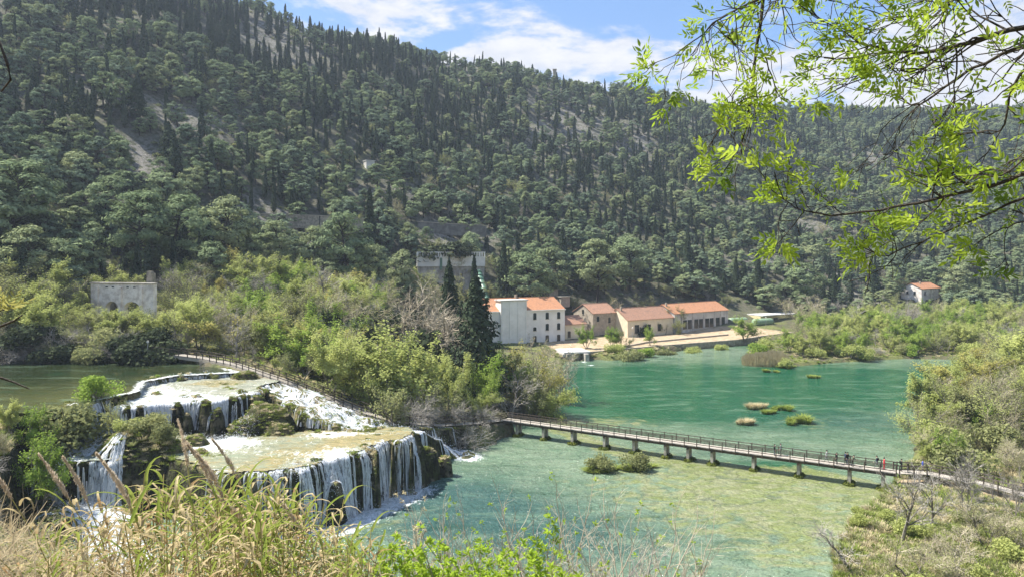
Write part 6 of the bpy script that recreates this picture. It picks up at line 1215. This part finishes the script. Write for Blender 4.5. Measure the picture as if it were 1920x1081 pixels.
# ------------------------------------------------------------------ ash tree overhanging the view
M['ash'] = m_leaf('ash_leaves', (.27, .40, .035), (.52, .60, .10), .55, (.16, .25, .04), 2.2); M['ashbark'] = m_plain('ash_bark', (.085, .072, .055), (.04, .034, .028), .9, 9, .5, obj=True)
ash = empty('ash_tree', (6.2, 4.6, H1(6.2, 4.6))); A0 = np.array(ash.location)
tk = MB(); tk.tube(np.array([(0, 0, -.8), (.1, 0, 2), (-.05, .1, 4.2), (-.3, .1, 6.4), (-.7, .0, 8.6)]), [.34, .28, .24, .18, .1], 12); obj('trunk', tk.mesh('trunk', M['ashbark'], True), ash)
LV = MB()
def pinnate(p, d, size):
    """one compound leaf: paired leaflets along a stalk"""
    d = unit(d); s_ = unit(np.cross(d, rng.normal(size=3))); nrm = unit(np.cross(s_, d)); n = 3; L = size * 2.6; a = rng.random()
    C, U_ = [], []
    for j in range(n):
        b = p + d * L * (.35 + .22 * j) + nrm * (-.08 * L * (j / n) ** 2)
        for sg in (-1, 1): dd = unit(d * .75 + s_ * sg * .75 - nrm * .15 + rng.normal(0, .12, 3)); C.append(b + dd * size * .5); U_.append(dd)
    C.append(p + d * L * 1.05 + d * size * .5); U_.append(d); C, U_ = np.array(C), np.array(U_); m = len(C); N = np.repeat(nrm[None], m, 0) + rng.normal(0, .25, (m, 3)); N = N - (N * U_).sum(1)[:, None] * U_; N /= np.linalg.norm(N, axis=1)[:, None]; w_ = np.cross(N, U_); sz = size * rng.uniform(.42, .62, (m, 1))
    V = np.stack([C - U_ * sz, C - U_ * sz * .25 + w_ * sz * .33 + N * .1 * sz, C + U_ * sz * .35 + w_ * sz * .25 + N * .08 * sz, C + U_ * sz, C + U_ * sz * .35 - w_ * sz * .25 + N * .08 * sz, C - U_ * sz * .25 - w_ * sz * .33 + N * .1 * sz], 1).reshape(-1, 3); i = np.arange(m) * 6
    LV.add(V, [np.stack([i, i + 1, i + 2, i + 3], -1), np.stack([i, i + 3, i + 4, i + 5], -1)], 0, np.repeat(np.clip(a + rng.normal(0, .15, m), 0, 1), 6))
def whorl(p, d, n, size):
    for q in range(n): pinnate(p - unit(d) * rng.random() * .03, unit(unit(d) * .55 + rng.normal(0, .62, 3) + [0, 0, .12]), size * rng.uniform(.7, 1.15))
def bough(pts, r0, r1, twigs, drop, leafy, lsize, tl=(.35, .75)):
    """one limb through (px, py, distance) stations, with twigs and leaf whorls"""
    pw = np.array([(X(a, d), d, Z(b, d)) for a, b, d in pts]) if isinstance(pts, list) else pts; t = np.arange(len(pw)); tt = np.linspace(0, len(pw) - 1, 22)
    q = np.stack([np.interp(tt, t, pw[:, c]) for c in range(3)], 1); q[1:-1] = (q[:-2] + q[1:-1] * 2 + q[2:]) / 4; q[1:-1] += rng.normal(0, .006, q[1:-1].shape); m_ = MB(); rr = np.linspace(r0, r1, 22); rr = rr * .44; m_.tube(q - A0, rr, 7, 0, .5)
    def sub(p, d, L, r, lev):
        n = 7; pp = [p]; d = unit(d)
        for k in range(n): d = unit(d + rng.normal(0, .16, 3) + np.array([0, 0, drop * (1 if k < 4 else -1.3)])); pp.append(pp[-1] + d * L / n)
        pp = np.array(pp); m_.tube(pp - A0, np.linspace(r, max(r * .5, .0022), n + 1), 4, 0, .5, cap=False)
        if lev < 1:
            for k in range(rng.integers(2, 5)): i = rng.integers(2, n); sub(pp[i], unit(pp[i] - pp[i - 1]) + rng.normal(0, .55, 3) * [1, .6, 1], L * rng.uniform(.35, .6), r * .6, lev + 1)
        if rng.random() < leafy * .46: whorl(pp[-1], d, rng.integers(3, 7), lsize * 1.06)
        elif rng.random() < .3: whorl(pp[-1], d, 1, lsize * .5)
    for k in range(twigs): s_ = rng.uniform(.12, 1.0) ** .8 * 20.9; i = int(s_); p = q[i] + (q[i + 1] - q[i]) * (s_ - i); ax = unit(q[i + 1] - q[i]); sub(p, ax * .6 + rng.normal(0, .6, 3) * [1, .7, 1], rng.uniform(*tl), min(max(rr[i] * .55, .0035), .007), 0)
    whorl(q[-1], q[-1] - q[-2], 7, lsize); obj('branch', m_.mesh('branch', M['ashbark'], True), ash)
tipw = lambda a, b, d: (X(a, d), d, Z(b, d))
def limb(stations, start, *a, **k): bough(np.vstack([np.array([A0 + start]), np.array([tipw(*s) for s in stations])]), *a, **k)
limb([(2050, -420, 4.6), (1500, -160, 4.9), (1432, -20, 5.0), (1415, 130, 5.0), (1398, 255, 5.0), (1352, 330, 5.0)], (-.4, .1, 7.0), .055, .006, 18, -.10, .62, .052, tl=(.28, .55))
limb([(2080, -200, 4.4), (1640, -60, 4.6), (1480, -20, 4.7), (1350, 30, 4.8), (1305, 75, 4.8)], (-.2, .1, 5.8), .045, .005, 24, -.14, .80, .052, tl=(.25, .55))
limb([(1960, 40, 4.3), (1820, 82, 4.5), (1700, 104, 4.7), (1610, 80, 4.8), (1520, 20, 4.9)], (-.1, .1, 4.6), .05, .006, 26, -.13, .55, .052, tl=(.3, .65))
limb([(1980, 60, 4.5), (1830, 120, 4.8), (1740, 190, 5.0), (1700, 200, 5.0), (1660, 120, 5.1)], (-.1, .1, 4.5), .035, .005, 17, -.14, .22, .05, tl=(.35, .7))
limb([(2000, -120, 4.2), (1840, -40, 4.4), (1760, 20, 4.5), (1650, 40, 4.6)], (-.1, .1, 5.0), .04, .006, 20, -.05, .75, .052, tl=(.3, .6))
limb([(2000, 60, 4.0), (1900, 150, 4.1), (1880, 250, 4.2), (1800, 245, 4.3)], (-.1, 0, 4.5), .03, .005, 9, -.06, .7, .050, tl=(.2, .4))
limb([(1990, 300, 4.0), (1860, 350, 4.2), (1700, 384, 4.4), (1580, 405, 4.5), (1500, 395, 4.6), (1452, 360, 4.6)], (-.1, .1, 3.3), .032, .005, 18, .08, .72, .050, tl=(.14, .32))
limb([(2000, 330, 4.1), (1880, 390, 4.3), (1780, 430, 4.5), (1690, 470, 4.6), (1600, 490, 4.7)], (-.1, .1, 3.2), .025, .004, 13, .03, .62, .048, tl=(.14, .30))
limb([(2010, 250, 3.8), (1920, 300, 3.9), (1870, 330, 4.0), (1790, 340, 4.2)], (-.1, .0, 3.5), .022, .004, 10, .05, .7, .050, tl=(.16, .32))
limb([(1990, 400, 4.2), (1900, 420, 4.3), (1830, 450, 4.4)], (-.1, .0, 2.9), .02, .004, 6, .0, .7, .048, tl=(.12, .25))
LV.V = [v - A0 for v in LV.V]; obj('foliage', LV.mesh('foliage', M['ash']), ash); tag(ash, 'overhanging ash tree with fresh lime green leaves and drooping dark twigs', 'tree')
# bare twig and yellow sprig poking in at the left edge
tw_ = empty('bare_sapling', (-3.6, 4.2, H1(-3.6, 4.2))); T0 = np.array(tw_.location); m_ = MB()
m_.tube(np.array([(0, 0, -.4), (.05, .05, 1.5), (.1, .1, 3.0), (.2, .1, 4.6)]), [.04, .035, .025, .012], 7)
for st_ in ([(-60, 120, 4.0), (-8, 60, 4.0), (14, 120, 4.0), (20, 150, 4.0), (2, 172, 4.0)], [(-120, 690, 4.3), (-20, 700, 4.3), (25, 715, 4.3), (55, 728, 4.3)], [(-110, 640, 4.3), (-20, 620, 4.3), (28, 600, 4.3), (42, 590, 4.3)], [(-100, 605, 4.3), (-30, 590, 4.3), (8, 580, 4.3)]):
    q = np.array([tipw(*s) for s in st_]) - T0; q = np.vstack([[(.08, .08, np.clip(q[0][2] - .2, .5, 4.4))], q]); m_.tube(q, np.linspace(.014, .004, len(q)), 5, cap=False)
obj('trunk', m_.mesh('trunk', M['ashbark'], True), tw_); LV = MB()
for k in range(3): whorl(np.array(tipw(8, 575 + 6 * k, 4.3)), np.array([.6, 0, .4]), 4, .045)
LV.V = [v - T0 for v in LV.V]; obj('foliage', LV.mesh('foliage', M['yellow']), tw_); tag(tw_, 'bare curved twig with a yellow sprig entering at the left edge', 'sapling')
